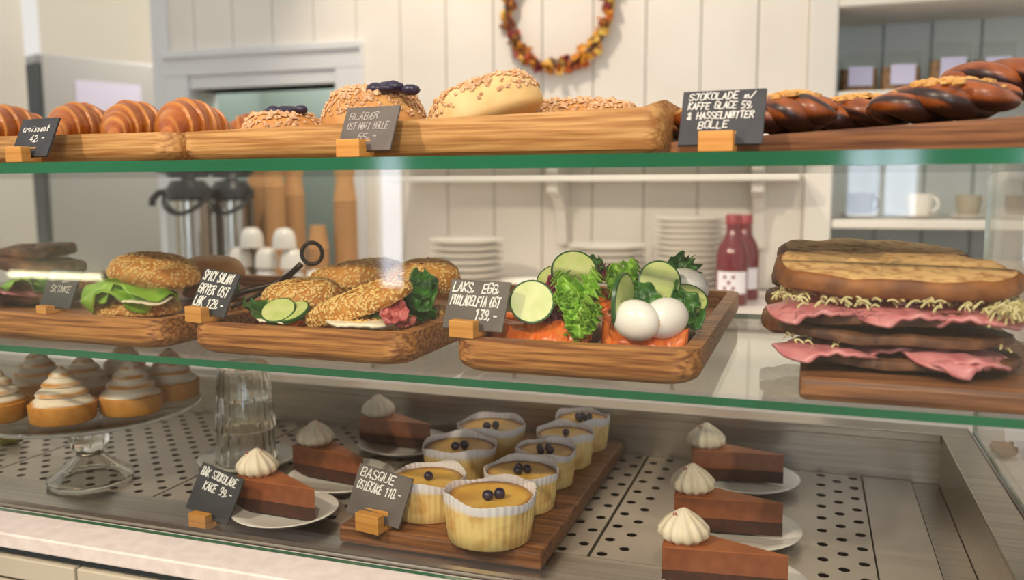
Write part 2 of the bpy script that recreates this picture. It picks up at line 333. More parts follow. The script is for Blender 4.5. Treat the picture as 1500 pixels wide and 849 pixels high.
# steel well
B().box(-1.9, XR, .81, .945, ZF-.012, ZF).box(-1.9, XR, .94, 1.36, ZF-.06, ZF-.05, 1).build('well_base', [STEEL, DARKV], case, smooth=0)
B().box(-1.9, XR, 1.345, 1.36, ZF-.05, ZR-.0042).build('well_back', STEEL, case, smooth=0)
B().box(XR, XR+.012, .81, 1.36, ZF-.05, ZR-.0042).build('well_side', STEEL, case, smooth=0)
B().box(-1.9, XR, .797, .81, ZF-.05, .934).build('well_front', STEEL, case, smooth=0, bevel=.002)
rim = B().box(-1.9, .226, 1.345, 1.392, ZR-.004, ZR).box(XR, .226, .81, 1.345, ZR-.004, ZR); rim.build('rim', STEEL, case, smooth=0, bevel=.001)
B().box(-1.9, XR, 1.337, 1.345, ZR-.012, ZR+.002).build('rim_bead', STEEL, case, smooth=0, bevel=.002)
def perforated(x0, x1, y0, y1, nx, ny, skip=None):
    b = B(); dx = (x1-x0)/nx; dy = (y1-y0)/ny; r = .0064
    for i in range(nx):
        for j in range(ny):
            cx, cy = x0+(i+.5)*dx, y0+(j+.5)*dy
            if (i+j) % 2 or (skip and skip(i, j)):
                b.add([(cx-dx/2, cy-dy/2, 0), (cx+dx/2, cy-dy/2, 0), (cx+dx/2, cy+dy/2, 0), (cx-dx/2, cy+dy/2, 0)], [(0, 1, 2, 3)]); continue
            o = []; c = []; lo = []
            for q in range(16):
                a = 2*math.pi*q/16; ca, sa = math.cos(a), math.sin(a); m = max(abs(ca), abs(sa))
                o.append((cx+ca/m*dx/2, cy+sa/m*dy/2, 0)); c.append((cx+r*ca, cy+r*sa, 0)); lo.append((cx+r*ca, cy+r*sa, -.001))
            b.add(o+c+lo, [(q, (q+1) % 16, 16+(q+1) % 16, 16+q) for q in range(16)]+[(16+q, 16+(q+1) % 16, 32+(q+1) % 16, 32+q) for q in range(16)])
    b.box(x0, x1, y0-.001, y0, -.012, 0).box(x0-.0005, x0, y0, y1, -.012, 0).box(x1, x1+.0005, y0, y1, -.012, 0)
    return b
for xa, xb in ((-1.78, -1.472), (-1.47, -1.162), (-1.16, -.852), (-.85, -.542), (-.54, -.232)):
    perforated(xa+.0015, xb-.0015, .947, 1.343, 14, 18).build('perforated_plate', STEELM, case, (0, 0, ZF), smooth=0)
perforated(-.2285, .0825, .947, 1.343, 14, 18, lambda i, j: 1 < i < 11).build('perforated_plate', STEELM, case, (0, 0, ZF), smooth=0)
B().box(.085, .15, .947, 1.343, ZF-.012, ZF+.001).build('blank_plate', STEELM, case, smooth=0)
B().box(.152, XR-.001, .947, 1.343, ZF-.012, ZF-.002).build('blank_plate', STEEL, case, smooth=0)
# stone worktop round the case, counter front below
tag(B().box(-1.95, .8, .731, .796, .912, .93).box(.228, .8, .797, 1.5, .94, ZR).box(-1.95, .228, 1.393, 1.5, .94, ZR).build('counter_worktop', STONE, smooth=0, bevel=.002), 'pale speckled stone worktop around the display case', 'worktop')
ct = thing('service_counter', 'beige panelled counter front below the stone worktop', 'counter', (0, 0, 0))
B().box(-1.95, .8, .765, 1.5, 0, .84).build('carcass', BEIGE, ct, smooth=0)
B().box(-1.95, .8, .748, .79, .895, .911).build('shadow_gap', DGREY, ct, smooth=0)
for i in range(7):
    B().box(-1.95+i*.39+.002, -1.95+(i+1)*.39-.002, .738, .764, .872, .898).build('rail', BEIGE, ct, smooth=0, bevel=.002)
    B().box(-1.95+i*.39+.002, -1.95+(i+1)*.39-.002, .738, .764, .1, .868).build('panel', BEIGE, ct, smooth=0, bevel=.002)

# ================================================================= PRICE CARDS
G = {'A': '00 26 40|12 32', 'B': '00 06 36 45 33 03|33 41 30 00', 'C': '45 36 16 05 01 10 30 41', 'D': '00 06 26 44 42 20 00', 'E': '40 00 06 46|03 33', 'F': '00 06 46|03 33', 'G': '45 36 16 05 01 10 30 41 43 23',
     'H': '00 06|40 46|03 43', 'I': '20 26', 'J': '06 46|36 31 20 10 01', 'K': '00 06|46 03 40', 'L': '06 00 40', 'M': '00 06 23 46 40', 'N': '00 06 40 46', 'O': '10 01 05 16 36 45 41 30 10', 'P': '00 06 36 45 34 03',
     'Q': '10 01 05 16 36 45 41 30 10|22 40', 'R': '00 06 36 45 34 03|23 40', 'S': '01 10 30 41 42 04 05 16 36 45', 'T': '06 46|26 20', 'U': '06 01 10 30 41 46', 'Y': '06 23 46|23 20', 'Æ': '00 26 46|20 26|12 22|23 33|20 40', 'Å': '00 25 40|12 32|26 27 37 36 26', 'Ø': '10 01 05 16 36 45 41 30 10|00 46',
     '1': '05 26 20', '2': '05 16 36 45 44 00 40', '3': '06 46 23 42 30 10 01', '5': '46 06 03 33 42 30 00', '6': '46 16 02 10 30 42 33 03', '9': '10 30 45 36 16 04 13 43', '4': '36 02 42|33 30', '0': '10 01 05 16 36 45 41 30 10', ',': '11 0,', '-': '03 33', '/': '00 46', '&': '40 05 26 34 01 20 42',
     'c': '33 13 01 10 30', 'r': '00 03|02 13 33', 'o': '10 01 02 13 32 31 20 10', 'i': '10 13|15 15', 's': '00 20 31 12 03 33', 'a': '33 13 01 10 32|33 30', 'n': '00 03|02 13 23 30', 't': '15 10 30|03 33', 'm': '00 03 12 20|12 23 33 40'}
G[','] = '11 00'
def lettering(lines, w, h, mat, parent, sz=.0072, x0=.1, slant=.15, jitter=.4, ytop=.86, seed=1, lead=1.55, stroke=.13, indent=()):
    rnd = random.Random(seed); b = B()
    for li, line in enumerate(lines):
        n = len(line); s = sz; adv = 1.0
        if n*s*.82 > w*(.93-1.6*x0): s_x = w*(.93-1.6*x0)/(n*.82)
        else: s_x = s
        ox = -w/2+w*x0+(indent[li] if li < len(indent) else 0)*w; oz = h*ytop-s-li*s*lead
        for ci, ch in enumerate(line):
            if ch == ' ' or ch not in G: continue
            dz = rnd.uniform(-.06, .06)*s; k = rnd.uniform(.92, 1.08)
            for pl in G[ch].split('|'):
                pts = [Vector((ox+(ci*.82+int(p[0])*.15)*s_x+int(p[1])/6*s*slant, 0, oz+dz+int(p[1])/6*s*k)) for p in pl.split()]
                for p, q in zip(pts, pts[1:]):
                    d = (q-p); L = d.length
                    if L < 1e-6: d = Vector((0, 0, 1)); L = .0004
                    d = d.normalized(); nn = Vector((-d.z, 0, d.x))*s*stroke*.5; e = d*s*stroke*.4
                    v = [p-e-nn, q+e-nn, q+e+nn, p-e+nn]
                    b.add([(a.x, -.0003, a.z) for a in v]+[(a.x, 0, a.z) for a in v], [(0, 1, 2, 3), (0, 4, 5, 1), (1, 5, 6, 2), (2, 6, 7, 3), (3, 7, 4, 0)])
    return b.build('lettering', mat, parent, (0, -.0016, 0), smooth=0)
def price_card(label, base, lines, w=.073, h=.052, lean=24, rz=-6, roll=0, slate=SLATE, chalk=CHALK, hx=-.018, hw=.029, hh=.018, off=0, **kw):
    t = thing('price_card', label, 'price card', base, R(rz), 'slate price cards in wooden blocks')
    hb = B(); d = .013
    prof = [(-d, 0), (d, 0), (d, hh), (.006, hh), (.004, .005), (.000, .005), (-.001, hh), (-d, hh)]
    hb.add([(sx, y, z) for sx in (-hw/2, hw/2) for (y, z) in prof], [tuple(range(8)), tuple(range(8, 16))[::-1]]+[(i, i+8, (i+1) % 8+8, (i+1) % 8) for i in range(8)])
    hb.build('holder', BLOCK, t, smooth=0, bevel=.0008)
    s = B().box(-w/2, w/2, -.0014, .0014, 0, h).build('slate', slate, t, (-hx+off, .0028, .0062+w*.47*abs(math.sin(R(roll)))), (R(-lean), R(roll), 0), smooth=0, bevel=.0005)
    lettering(lines, w, h, chalk, s, **kw); return t

# ================================================================= TRAYS AND BOARDS
def rrect(x0, x1, y0, y1, r, n=6):
    p = []
    for cx, cy, a0 in ((x1-r, y1-r, 0), (x0+r, y1-r, 90), (x0+r, y0+r, 180), (x1-r, y0+r, 270)):
        for i in range(n+1):
            a = R(a0+90*i/n); p.append((cx+r*math.cos(a), cy+r*math.sin(a)))
    return p
def tray_mesh(x0, x1, y0, y1, h, wall=.016, r=.03, floor=.009, under=.012, lift=None):
    rings = [(under, 0, r), (under*.3, under*.45, r), (0, under, r), (0, h, r), (wall, h, r-.004), (wall+.003, floor, r-.006)]
    b = B(); v = []; n = None
    for ins, z, rr in rings:
        ring = rrect(x0+ins, x1-ins, y0+ins, y1-ins, max(rr-ins*.3, .006)); n = len(ring)
        v += [(x, y, z+(lift(x, z) if lift else 0)) for x, y in ring]
    f = [(k*n+i, k*n+(i+1) % n, (k+1)*n+(i+1) % n, (k+1)*n+i) for k in range(len(rings)-1) for i in range(n)]
    f.append(tuple(range(n))[::-1]); f.append(tuple((len(rings)-1)*n+i for i in range(n)))
    return b.add(v, f)
def tray(name, label, cat, x0, x1, y0, y1, z, h, mat, rz=0, **kw):
    cx, cy = (x0+x1)/2, (y0+y1)/2
    o = tray_mesh(x0-cx, x1-cx, y0-cy, y1-cy, h, **kw).build(name, mat, None, (cx, cy, z+.0004), (0, 0, R(rz)), smooth=30)
    return tag(o, label, cat)
tray('serving_tray', 'light oak tray holding the croissants on the upper glass shelf', 'tray', -1.17, -.70, .84, 1.3, Z1, .034, OAKL)
def lift_b(x, z):
    if z < .0095: return 0                     # the floor and the foot stay flat
    u = max(0, (x-.207)/.07); return .019*min(1, u)**1.5 if u > 0 else 0
tray('serving_tray', 'long light oak tray with upturned end holding the crumble buns', 'tray', -.69, -.135, .836, 1.1, Z1, .033, OAKL, lift=lift_b, r=.02)
tray('serving_tray', 'rising brown oak tray holding the nut-topped chocolate twists', 'tray', -.13, .5, .836, 1.12, Z1, .009, WALN, lift=lambda x, z: (.002+.033*(x+.315)/.6)*(z/.009 if z < .009 else 1) if z > .002 else 0, r=.012, floor=.0085, under=.002)
ZT = Z2+.0112
tray('serving_tray', 'dark-grained oak tray under the lettuce sandwich and rye sandwiches', 'tray', -1.24, -.722, .828, 1.32, Z2, .036, OAK)
tray('serving_tray', 'oak tray filled with the sesame sandwiches', 'tray', -.685, -.402, .828, 1.32, Z2, .036, OAK)
tray('serving_tray', 'deep oak tray filled with the salmon, egg and cucumber sandwiches', 'tray', -.352, -.096, .828, 1.335, Z2, .036, OAK)
tag(B().box(-.005, .225, .812, 1.2, 0, .0215).build('cutting_board', WALN, None, (0, 0, Z2+.0004), smooth=0, bevel=.006), 'thick brown wooden board under the ham sandwiches', 'board')
tag(B().box(-.525, -.27, .888, 1.342, 0, .021).build('cutting_board', WALN, None, (0, 0, ZF+.0012), smooth=0, bevel=.003), 'brown wooden board under the basque cheesecakes in the steel well', 'board')
ZBD = ZF+.0224

# ================================================================= UPPER SHELF FOOD
def croissant_mesh(seed):
    L, Rm = .15, .036; rnd = random.Random(seed)
    def fn(a, b):
        t = a*2-1; seg = 7; ph = (t*.5+.5)*seg; fr = ph-math.floor(ph)
        env = max(.16, (1-abs(t)**2.1)); st = 1+(.1+.08*nz(math.floor(ph)*1.7, seed, 0))*(1-fr)-.03+.03*nz(t*14, math.sin(2*math.pi*b)*3, seed)
        r = Rm*env*st; th = 2*math.pi*b
        r *= 1+.04*nz(t*6+seed, math.cos(th)*2, math.sin(th)*2)
        bend = .035*(t*t); x = L/2*t*.98; tw = t*.35
        return (x+r*.25*math.sin(tw), -bend+r*1.05*math.cos(th), .034*env**.5*.95+r*.98*math.sin(th)*(1 if math.sin(th) > 0 else .85))
    def tone(a, b):
        ph = a*7; fr = ph-math.floor(ph); return max(0, min(.6, (.5-fr*3 if fr < .2 else 0)+.8*nz(a*30, b*3, seed)))
    bb = B().grid(92, 26, fn, cv=True, tone=tone)
    bb.f.append(tuple(range(26))); bb.m.append(0); bb.f.append(tuple(91*26+i for i in range(26))[::-1]); bb.m.append(0)
    return bb.mesh('croissant', CRO, 60)
cms = [croissant_mesh(i) for i in range(3)]
for i, (px, Y, rz, lab) in enumerate(((14, .945, 84, 'croissant behind the croissant price card, at the tray end'), (116, .945, 86, 'croissant beside the croissant price card on the oak tray'), (196, .95, 88, 'golden croissant between two others in the middle of the oak tray'),
                                 (276, .955, 84, 'croissant next to the oak tray corner, front of the bun tray'), (378, 1.16, 40, 'croissant at the back of the tray behind the blueberry bun'))):
    p = gy(px, 195, Y); o = link('croissant', cms[i % 3], None, (p.x, Y, Z1+.013), (0, 0, R(rz)), scale=(.96, .94, 1.04)); tag(o, lab, 'croissant', 'croissants on the oak tray')
def dome_fn(w, d, h, sq=.5, ns=3, amp=.04, seed=0, low=.3):
    def fn(a, b):
        th = 2*math.pi*a; ph = math.pi*(b-.5)*.998
        c = abs(math.cos(ph))**sq; k = 1+amp*nz(math.cos(th)*ns*.5+seed, math.sin(th)*ns*.5, ph)
        z = math.sin(ph); z = z*h*(1-low) if z > 0 else z*h*low
        return (w/2*c*math.cos(th)*k, d/2*c*math.sin(th)*k, z+h*low)
    return fn
def scatter(b, fn, n, size, rnd, bmin=.62, bmax=.99, flat=.5, elong=1.0, amin=0, amax=1, lift=.3):
    for _ in range(n):
        a = rnd.uniform(amin, amax); q = rnd.uniform(bmin, bmax)
        p = Vector(fn(a, q)); e1 = Vector(fn(a+.01, q))-p; e2 = Vector(fn(a, min(q+.01, .999)))-p
        nrm = e1.cross(e2)
        if nrm.length < 1e-12: continue
        nrm.normalize(); u = e1.normalized() if e1.length > 1e-9 else nrm.orthogonal(); th = rnd.uniform(0, 6.28)
        w = nrm.cross(u); u, w = u*math.cos(th)+w*math.sin(th), w*math.cos(th)-u*math.sin(th)
        s = size*rnd.uniform(.7, 1.25); p = p+nrm*s*lift
        v = [p+u*s*elong, p+w*s, p-u*s*elong, p-w*s, p+nrm*s*flat, p-nrm*s*flat]
        b.add(v, [(0, 1, 4), (1, 2, 4), (2, 3, 4), (3, 0, 4), (1, 0, 5), (2, 1, 5), (3, 2, 5), (0, 3, 5)])
def bun(label, px, Y, w, d, h, rot=(0, 0, 0), z=Z1+.0115, mat=BUN, berry=None, crumbs=420, seed=0, dx=0):
    p = gy(px, 195, Y); t = thing('crumble_bun', label, 'bun', (p.x+dx, Y, z), rot=rot)
    fn = dome_fn(w, d, h, .55, 3, .06, seed); rnd = random.Random(seed+3)
    B().grid(40, 22, fn, cu=True).build('bun_body', mat, t, smooth=80)
    c = B(); scatter(c, fn, crumbs, .0027, rnd, .6, .99, .7, 1.1); scatter(c, fn, crumbs//8, .0048, rnd, .75, .99, .7, 1.1)
    stuff(c.build('crumble', CRUMB, t, smooth=0))
    if berry:
        f = B()
        for k in range(9):
            a = rnd.uniform(0, 6.28); r = rnd.uniform(0, 1)*.02
            f.ball((berry[0]+r*math.cos(a)*1.4, berry[1]+r*math.sin(a), berry[2]+rnd.uniform(-.002, .003)), rnd.uniform(.007, .011), 10, 7, .2, 20, (1.3, 1, .7), seed=k)
        f.build('berry_filling', BERRY, t, smooth=80)
    return t
bun('flat crumble bun with dark blueberry filling beside the croissants', 416, .918, .105, .10, .047, berry=(.012, -.012, .046), seed=1)
bun('tall crumble-covered bun with blueberry spot behind the brown card', 548, .94, .128, .12, .074, berry=(.036, -.028, .068), seed=2, crumbs=700)
bun('pale smooth-sided crumble bun leaning on its neighbours', 717, .912, .136, .086, .052, rot=(R(-2), R(-17), R(4)), z=Z1+.0335, mat=PALEBUN, seed=3)
bun('wide sugared crumble bun at the upturned tray end', 842, .99, .172, .1, .056, seed=4, crumbs=800)
def twist_mesh(seed, L=.13, W=.075):
    b = B()
    for q in range(3):
        pts = []
        for i in range(60):
            u = i/59; t = u*2-1; ph = u*math.pi*2.2+q*2.094+seed; env = math.sqrt(max(.03, 1-t*t))
            pts.append((L/2*t, W/2*.66*env*math.cos(ph), .0245+.009*env*math.sin(ph)))
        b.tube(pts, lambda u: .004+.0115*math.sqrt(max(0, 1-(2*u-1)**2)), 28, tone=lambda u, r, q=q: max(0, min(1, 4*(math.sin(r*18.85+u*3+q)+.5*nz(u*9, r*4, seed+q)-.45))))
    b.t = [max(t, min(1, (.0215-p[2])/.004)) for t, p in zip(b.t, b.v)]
    return b
def nuts(seed, L, W, n=95):
    b = B(); rnd = random.Random(seed)
    for k in range(n):
        x = rnd.gauss(0, L*.17); y = rnd.gauss(0, W*.17); e = math.sqrt(max(.05, 1-(2*x/L)**2))
        b.ball((x, y, .0185+.031*e-abs(y)*.2), rnd.uniform(.003, .0062), 6, 4, .3, 30, (1.2, 1, .75), seed=k)
    return b
def twist(label, px, Y, rz, seed, L=.13, W=.078, nut=True, up=0, tilt=-3.1):
    x = gy(px, 190, Y).x; z = Z1+.0098+.96*(.002+.033*(x-.185+.315)/.6)+up       # on the rising tray
    t = thing('chocolate_twist', label, 'pastry', (x, Y, z), rot=(0, R(tilt), R(rz)), group='nut-topped chocolate twists')
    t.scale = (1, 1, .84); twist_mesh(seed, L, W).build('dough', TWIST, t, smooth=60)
    if nut: stuff(nuts(seed, L, W).build('chopped_nuts', NUT, t, smooth=0))
twist('chocolate twist half hidden behind the chocolate price card', 1044, .93, 6, 1, .09, .07)
twist('small chocolate twist heaped with chopped nuts beside the chocolate card', 1158, .895, 4, 2, .078, .075)
twist('chocolate twist with nuts in the middle of the row', 1250, .985, -4, 3, .115, .08)
twist('large chocolate twist with nuts beneath the plain glazed twist', 1380, .898, 3, 4, .122, .085)
twist('plain glazed twist without nuts lying on top of the row', 1482, .99, -4, 5, .13, .085, False, .024, 3)

zc = Z1+.0004
price_card('slate card reading croissant in front of the croissant tray', (gy(36, 240, .80).x, .7995, zc), ['croissant', '42,-'], .066, .05, hx=-.005, seed=2, slate=SLATE, x0=.12, ytop=.82, indent=(0, .28), sz=.0085, rz=-8)
price_card('worn brown slate card in front of the crumble bun tray', (gy(521, 235, .80).x, .7995, zc), ['BLÅBÆR', 'OST NØTT BOLLE', '65,-'], .066, .05, hx=-.008, slate=SLATEW, chalk=CHALKF, seed=3, x0=.1, indent=(0, 0, .25), sz=.0075, rz=-8)
price_card('black slate card for chocolate, coffee and hazelnut buns', (gy(1051, 225, .80).x, .7995, zc), ['SJOKOLADE m/', 'KAFFE GLACE 59,', '& HASSELNØTTER', '  BOLLE'], .074, .054, hx=-.001, hw=.03, seed=4, x0=.08, sz=.0066, ytop=.95, rz=-4, lead=1.45)

# ================================================================= LOWER SHELF FOOD
def leaf_mesh(name, w, l, mat, seed=0, ruffle=.006, cup=.3, freq=9, nu=26, nv=16, solid=0):
    def fn(a, b):
        u = a*2-1; v = b; ww = w/2*math.sin(math.pi*min(.97, max(.06, v*.9+.08)))**.6
        e = abs(u)**2
        return (ww*u*(1+.06*nz(v*5, seed, 0)), l*(v-.5), cup*w*u*u*.5+ruffle*(e+.25)*math.sin(freq*v*3+u*2+seed)+ruffle*.8*nz(u*3+seed, v*5, seed)-cup*l*.4*(v-.5)**2)
    return B().grid(nu, nv, fn).mesh(name, mat, 80)
def wp(o, parent):        # place a part given in world space under an unrotated thing
    o.parent = parent; o.location = Vector(o.location)-parent.location; return o
def sheet_at(name, me, parent, pos, rot, scale=(1, 1, 1), solid=.0012):
    return wp(link(name, me, None, pos, rot, solid=solid, scale=scale), parent)
def seed_bread(name, parent, pos, rot, w, d, h, seed, pointy=0, nseed=800, low=.3):
    base = dome_fn(w, d, h, .5, 3, .05, seed, low)
    def fn(a, b):
        x, y, z = base(a, b)
        if pointy: y *= 1-pointy*max(0, min(1, (.5-x/w)))
        return (x, y, z)
    o = wp(B().grid(36, 18, fn, cu=True).build(name, SESB, None, pos, rot, smooth=80), parent)
    s = B(); scatter(s, fn, nseed, .0019, random.Random(seed), .3, .99, .5, 1.5)
    stuff(s.build('sesame_seeds', SEED, o, smooth=0)); return o
L_ruf = leaf_mesh('lettuce_leaf', .12, .085, LETT, 1, .006, -.45, 5, 40, 26)
L_ruf2 = leaf_mesh('frisee_leaf', .035, .06, LETT, 4, .009, .2, 14)
L_sp = leaf_mesh('spinach_leaf', .035, .055, DLEAF, 2, .004, .35, 5)
L_rd = leaf_mesh('red_leaf', .03, .04, RLEAF, 3, .006, .3, 9)
S_sal = leaf_mesh('salmon_slice', .075, .1, SALM, 5, .003, -.55, 3)
S_ham = leaf_mesh('ham_slice', .1, .09, HAM, 6, .003, -.12, 3)
S_sla = leaf_mesh('salami_slice', .05, .05, SALA, 7, .004, .1, 4)
S_che = leaf_mesh('cheese_slice', .08, .06, CHEESE, 8, .002, 0, 3)
def cucumber_mesh(r=.021):
    b = B(); b.lathe([(0, -.0022), (r*.93, -.0022), (r*.93, .0022), (0, .0022)], 28, mi=0); b.lathe([(r*.92, -.0023), (r, -.0019), (r, .0019), (r*.92, .0023)], 28, mi=1); return b.mesh('cucumber_slice', [CUCF, CUCR], 50)
CUC = cucumber_mesh()
def camrot(tilt=0, roll=0): return (R(90+tilt), R(roll), YAW*-1*0+R(18))

# -- lettuce sandwich on the left tray
p = gz(192, 462, ZT); t = thing('lettuce_sandwich', 'sesame bun sandwich with a big bright green lettuce leaf', 'sandwich', p)
seed_bread('bread_base', t, p+Vector((0, .01, 0)), (0, 0, R(10)), .125, .10, .026, 1)
sheet_at('lettuce_leaf', L_ruf, t, p+Vector((0, -.024, .052)), (R(28), 0, R(10)), (1.05, .8, 1.15)); sheet_at('lettuce_leaf', L_ruf, t, p+Vector((.012, -.005, .044)), (R(6), R(4), R(190)), (1.05, 1, .75))
sheet_at('cheese_slice', S_che, t, p+Vector((.035, -.012, .03)), (R(10), R(5), R(20)))
seed_bread('bread_top', t, p+Vector((.014, .034, .046)), (R(10), R(8), R(12)), .13, .105, .036, 2, nseed=900)
# -- sandwich behind the spicy card
p = gz(315, 436, ZT); t = thing('roll_sandwich', 'plain brown roll sandwich with lettuce behind the spicy salami card', 'sandwich', p)
wp(B().grid(36, 18, dome_fn(.105, .09, .025, .5, 3, .05, 5), cu=True).build('bread_base', CRUST, None, p, smooth=80), t)
sheet_at('lettuce_leaf', L_ruf, t, p+Vector((-.01, -.006, .036)), (R(6), 0, R(14)), (.85, .8, .5)); sheet_at('spinach_leaf', L_sp, t, p+Vector((.04, -.03, .026)), (R(30), 0, R(60)), (1.2, 1.2, 1))
wp(B().grid(36, 18, dome_fn(.105, .09, .034, .5, 3, .05, 6), cu=True).build('bread_top', BUN, None, p+Vector((0, 0, .034)), (R(4), R(5), 0), smooth=80), t)
# -- slices of bread helper and rye sandwiches at the far left
def slice_mesh(name, w, d, th, seed, mats, lump=.05):
    n = 56; b = B(); out = []
    for i in range(n):
        a = 2*math.pi*i/n; c, s = math.cos(a), math.sin(a)
        k = (abs(c)**2.6+abs(s)**2.6)**(-1/2.6)*(1+lump*nz(c*1.5+seed, s*1.5, 0))
        out.append((w/2*k*c, d/2*k*s))
    rings = [(.0, 0), (.93, 0), (1, th*.18), (1.01, th*.5), (.995, th*.85), (.94, th), (.6, th*1.02), (0, th*1.02)]
    v = []
    for r, z in rings: v += [(x*r, y*r, z+.0035*nz(x*40+seed, y*40, z*9)+.002*nz(x*15, y*15, seed)) for x, y in out]
    f = []; mi = []
    for k in range(len(rings)-1):
        for i in range(n): f.append((k*n+i, k*n+(i+1) % n, (k+1)*n+(i+1) % n, (k+1)*n+i)); mi.append(1 if 1 <= k <= 4 else 0)
    b.add(v, f); b.m = mi; return b.mesh(name, mats, 50)
p = gz(60, 446, ZT); 
t = thing('rye_sandwich', 'dark rye bread sandwich with green leaves at the tray end', 'sandwich', p)
RS = [slice_mesh('rye_slice', .135, .09, .017, i, [RYE, RYE]) for i in range(2)]
sheet_at('rye_slice', RS[0], t, p+Vector((-.02, .02, .004)), (0, 0, .1), solid=0); sheet_at('ham_slice', S_ham, t, p+Vector((-.026, -.02, .027)), (R(6), 0, .2), (.85, .85, 1))
sheet_at('lettuce_leaf', L_ruf, t, p+Vector((.0, -.005, .044)), (R(4), 0, .3), (.9, .9, .6)); sheet_at('spinach_leaf', L_sp, t, p+Vector((.045, -.03, .032)), (R(20), 0, 1.2), (1.3, 1.3, 1))
sheet_at('rye_slice', RS[1], t, p+Vector((-.015, .02, .052)), (R(3), R(4), .1), solid=0); sheet_at('rye_slice', RS[0], t, p+Vector((-.045, .04, .072)), (R(4), R(-2), -.1), solid=0)
p2 = gz(112, 448, ZT)
t = thing('rye_sandwich', 'low brown bread sandwich with leaves between the rye stack and lettuce bun', 'sandwich', p2+Vector((.025, .095, 0)))
sheet_at('bread_slice', slice_mesh('bread_slice', .1, .08, .018, 4, [CRUST, CRUST]), t, p2+Vector((.025, .095, .004)), (0, 0, .5), solid=0)
sheet_at('spinach_leaf', L_sp, t, p2+Vector((.025, .07, .028)), (R(15), 0, .8), (1.3, 1.2, 1)); sheet_at('spinach_leaf', L_sp, t, p2+Vector((.045, .09, .03)), (R(10), 0, 2), (1.3, 1.2, 1))
sheet_at('bread_slice', slice_mesh('bread_slice', .1, .08, .016, 5, [CRUST, RYE]), t, p2+Vector((.025, .1, .036)), (R(6), R(-6), .5), solid=0)
# -- sesame sandwiches in the second tray
def P(px, py, Y): return gy(px, py, Y)
p = P(448, 468, .90); p.z = ZT; t = thing('sesame_sandwich', 'sesame wedge sandwich with cucumber and white cheese beside the tongs', 'sandwich', p)
seed_bread('bread_base', t, Vector((p.x, .935, ZT)), (0, 0, R(-6)), .09, .09, .02, 11, .3)
sheet_at('salmon_slice', S_sal, t, P(414, 468, .892), (R(4), 0, R(84)), (.5, .55, .5)); sheet_at('cheese_slice', S_che, t, P(410, 464, .887), (R(6), 0, R(5)), (.72, .8, 1))
sheet_at('cucumber_slice', CUC, t, P(408, 455, .88), (R(35), R(8), 0), solid=0); sheet_at('cucumber_slice', CUC, t, P(429, 457, .885), (R(28), R(-8), 0), solid=0)
sheet_at('spinach_leaf', L_sp, t, P(385, 458, .89), (R(20), 0, R(70)), (1.2, 1.2, 1))
seed_bread('bread_top', t, P(443, 446, .94), (R(10), R(-5), R(14)), .1, .09, .03, 12, .35)
p = P(560, 482, .90); p.z = ZT; t = thing('sesame_sandwich', 'sesame wedge sandwich with white cheese and salami, top sliding forward', 'sandwich', p)
seed_bread('bread_base', t, Vector((p.x-.012, .9, ZT+.012)), (0, 0, R(2)), .096, .072, .022, 13, 0, 600)
sheet_at('cheese_slice', S_che, t, P(535, 468, .885), (R(6), R(-3), R(5)), (1.15, 1, 1), .004); sheet_at('salami_slice', S_sla, t, P(578, 458, .875), (R(35), 0, R(20)), (.7, .7, 1)); sheet_at('salami_slice', S_sla, t, P(586, 466, .885), (R(25), R(12), R(50)), (.7, .7, 1))
sheet_at('spinach_leaf', L_sp, t, P(545, 455, .90), (R(20), 0, R(80)), (1.3, 1.3, 1))
seed_bread('bread_top', t, P(530, 457, .897), (R(16), R(-20), R(6)), .14, .09, .026, 14, .75, 900)
p = P(545, 440, 1.06); p.z = ZT; t = thing('sesame_sandwich', 'sesame sandwich at the back of the tray between its neighbours', 'sandwich', p)
seed_bread('bread_base', t, p, (0, 0, 0), .12, .09, .022, 15)
sheet_at('lettuce_leaf', L_ruf, t, p+Vector((0, -.004, .034)), (R(3), 0, 0), (.9, .9, .5))
seed_bread('bread_top', t, P(525, 420, 1.04), (R(6), R(-8), R(10)), .14, .10, .034, 16, .2, 700)
p = P(626, 440, 1.0); p.z = ZT; t = thing('sesame_sandwich', 'sesame sandwich with spinach leaves behind the salmon card', 'sandwich', p)
seed_bread('bread_base', t, p+Vector((-.006, .01, 0)), (0, 0, 0), .075, .085, .03, 17)
for i, (px, py, s, rz) in enumerate(((600, 438, 1.2, 60), (618, 426, 1.1, 20), (623, 430, .85, -30), (616, 444, 1.0, 100))): sheet_at('spinach_leaf', L_sp, t, P(px, py, .945), (R(48), R(10*i-15), R(rz)), (s, s, 1))
seed_bread('bread_top', t, P(622, 425, 1.01), (R(14), 0, 0), .095, .09, .036, 18, 0, 600)
# -- tongs
t = thing('serving_tongs', 'dark iron scissor tongs with ring handle resting on the sandwiches', 'tongs', P(400, 415, 1.0))
def arm(pts, r=.003): return wp(B().tube([P(*q) for q in pts], r, 8).build('arm', TIRON, None, smooth=60), t)
arm([(442, 386, 1.02), (425, 402, 1.01), (400, 417, 1.0), (365, 425, .99), (340, 432, .98)], .0042); arm([(436, 392, 1.0), (405, 416, .97), (370, 436, .94), (338, 450, .92)], .0026)
c = P(457, 371, 1.02); rr = .0145
wp(B().tube([c+RT*rr*math.cos(a)*.95+UP*rr*math.sin(a) for a in [2*math.pi*i/28 for i in range(28)]], .0028, 8, closed=True).build('ring_handle', TIRON, None, smooth=60), t)
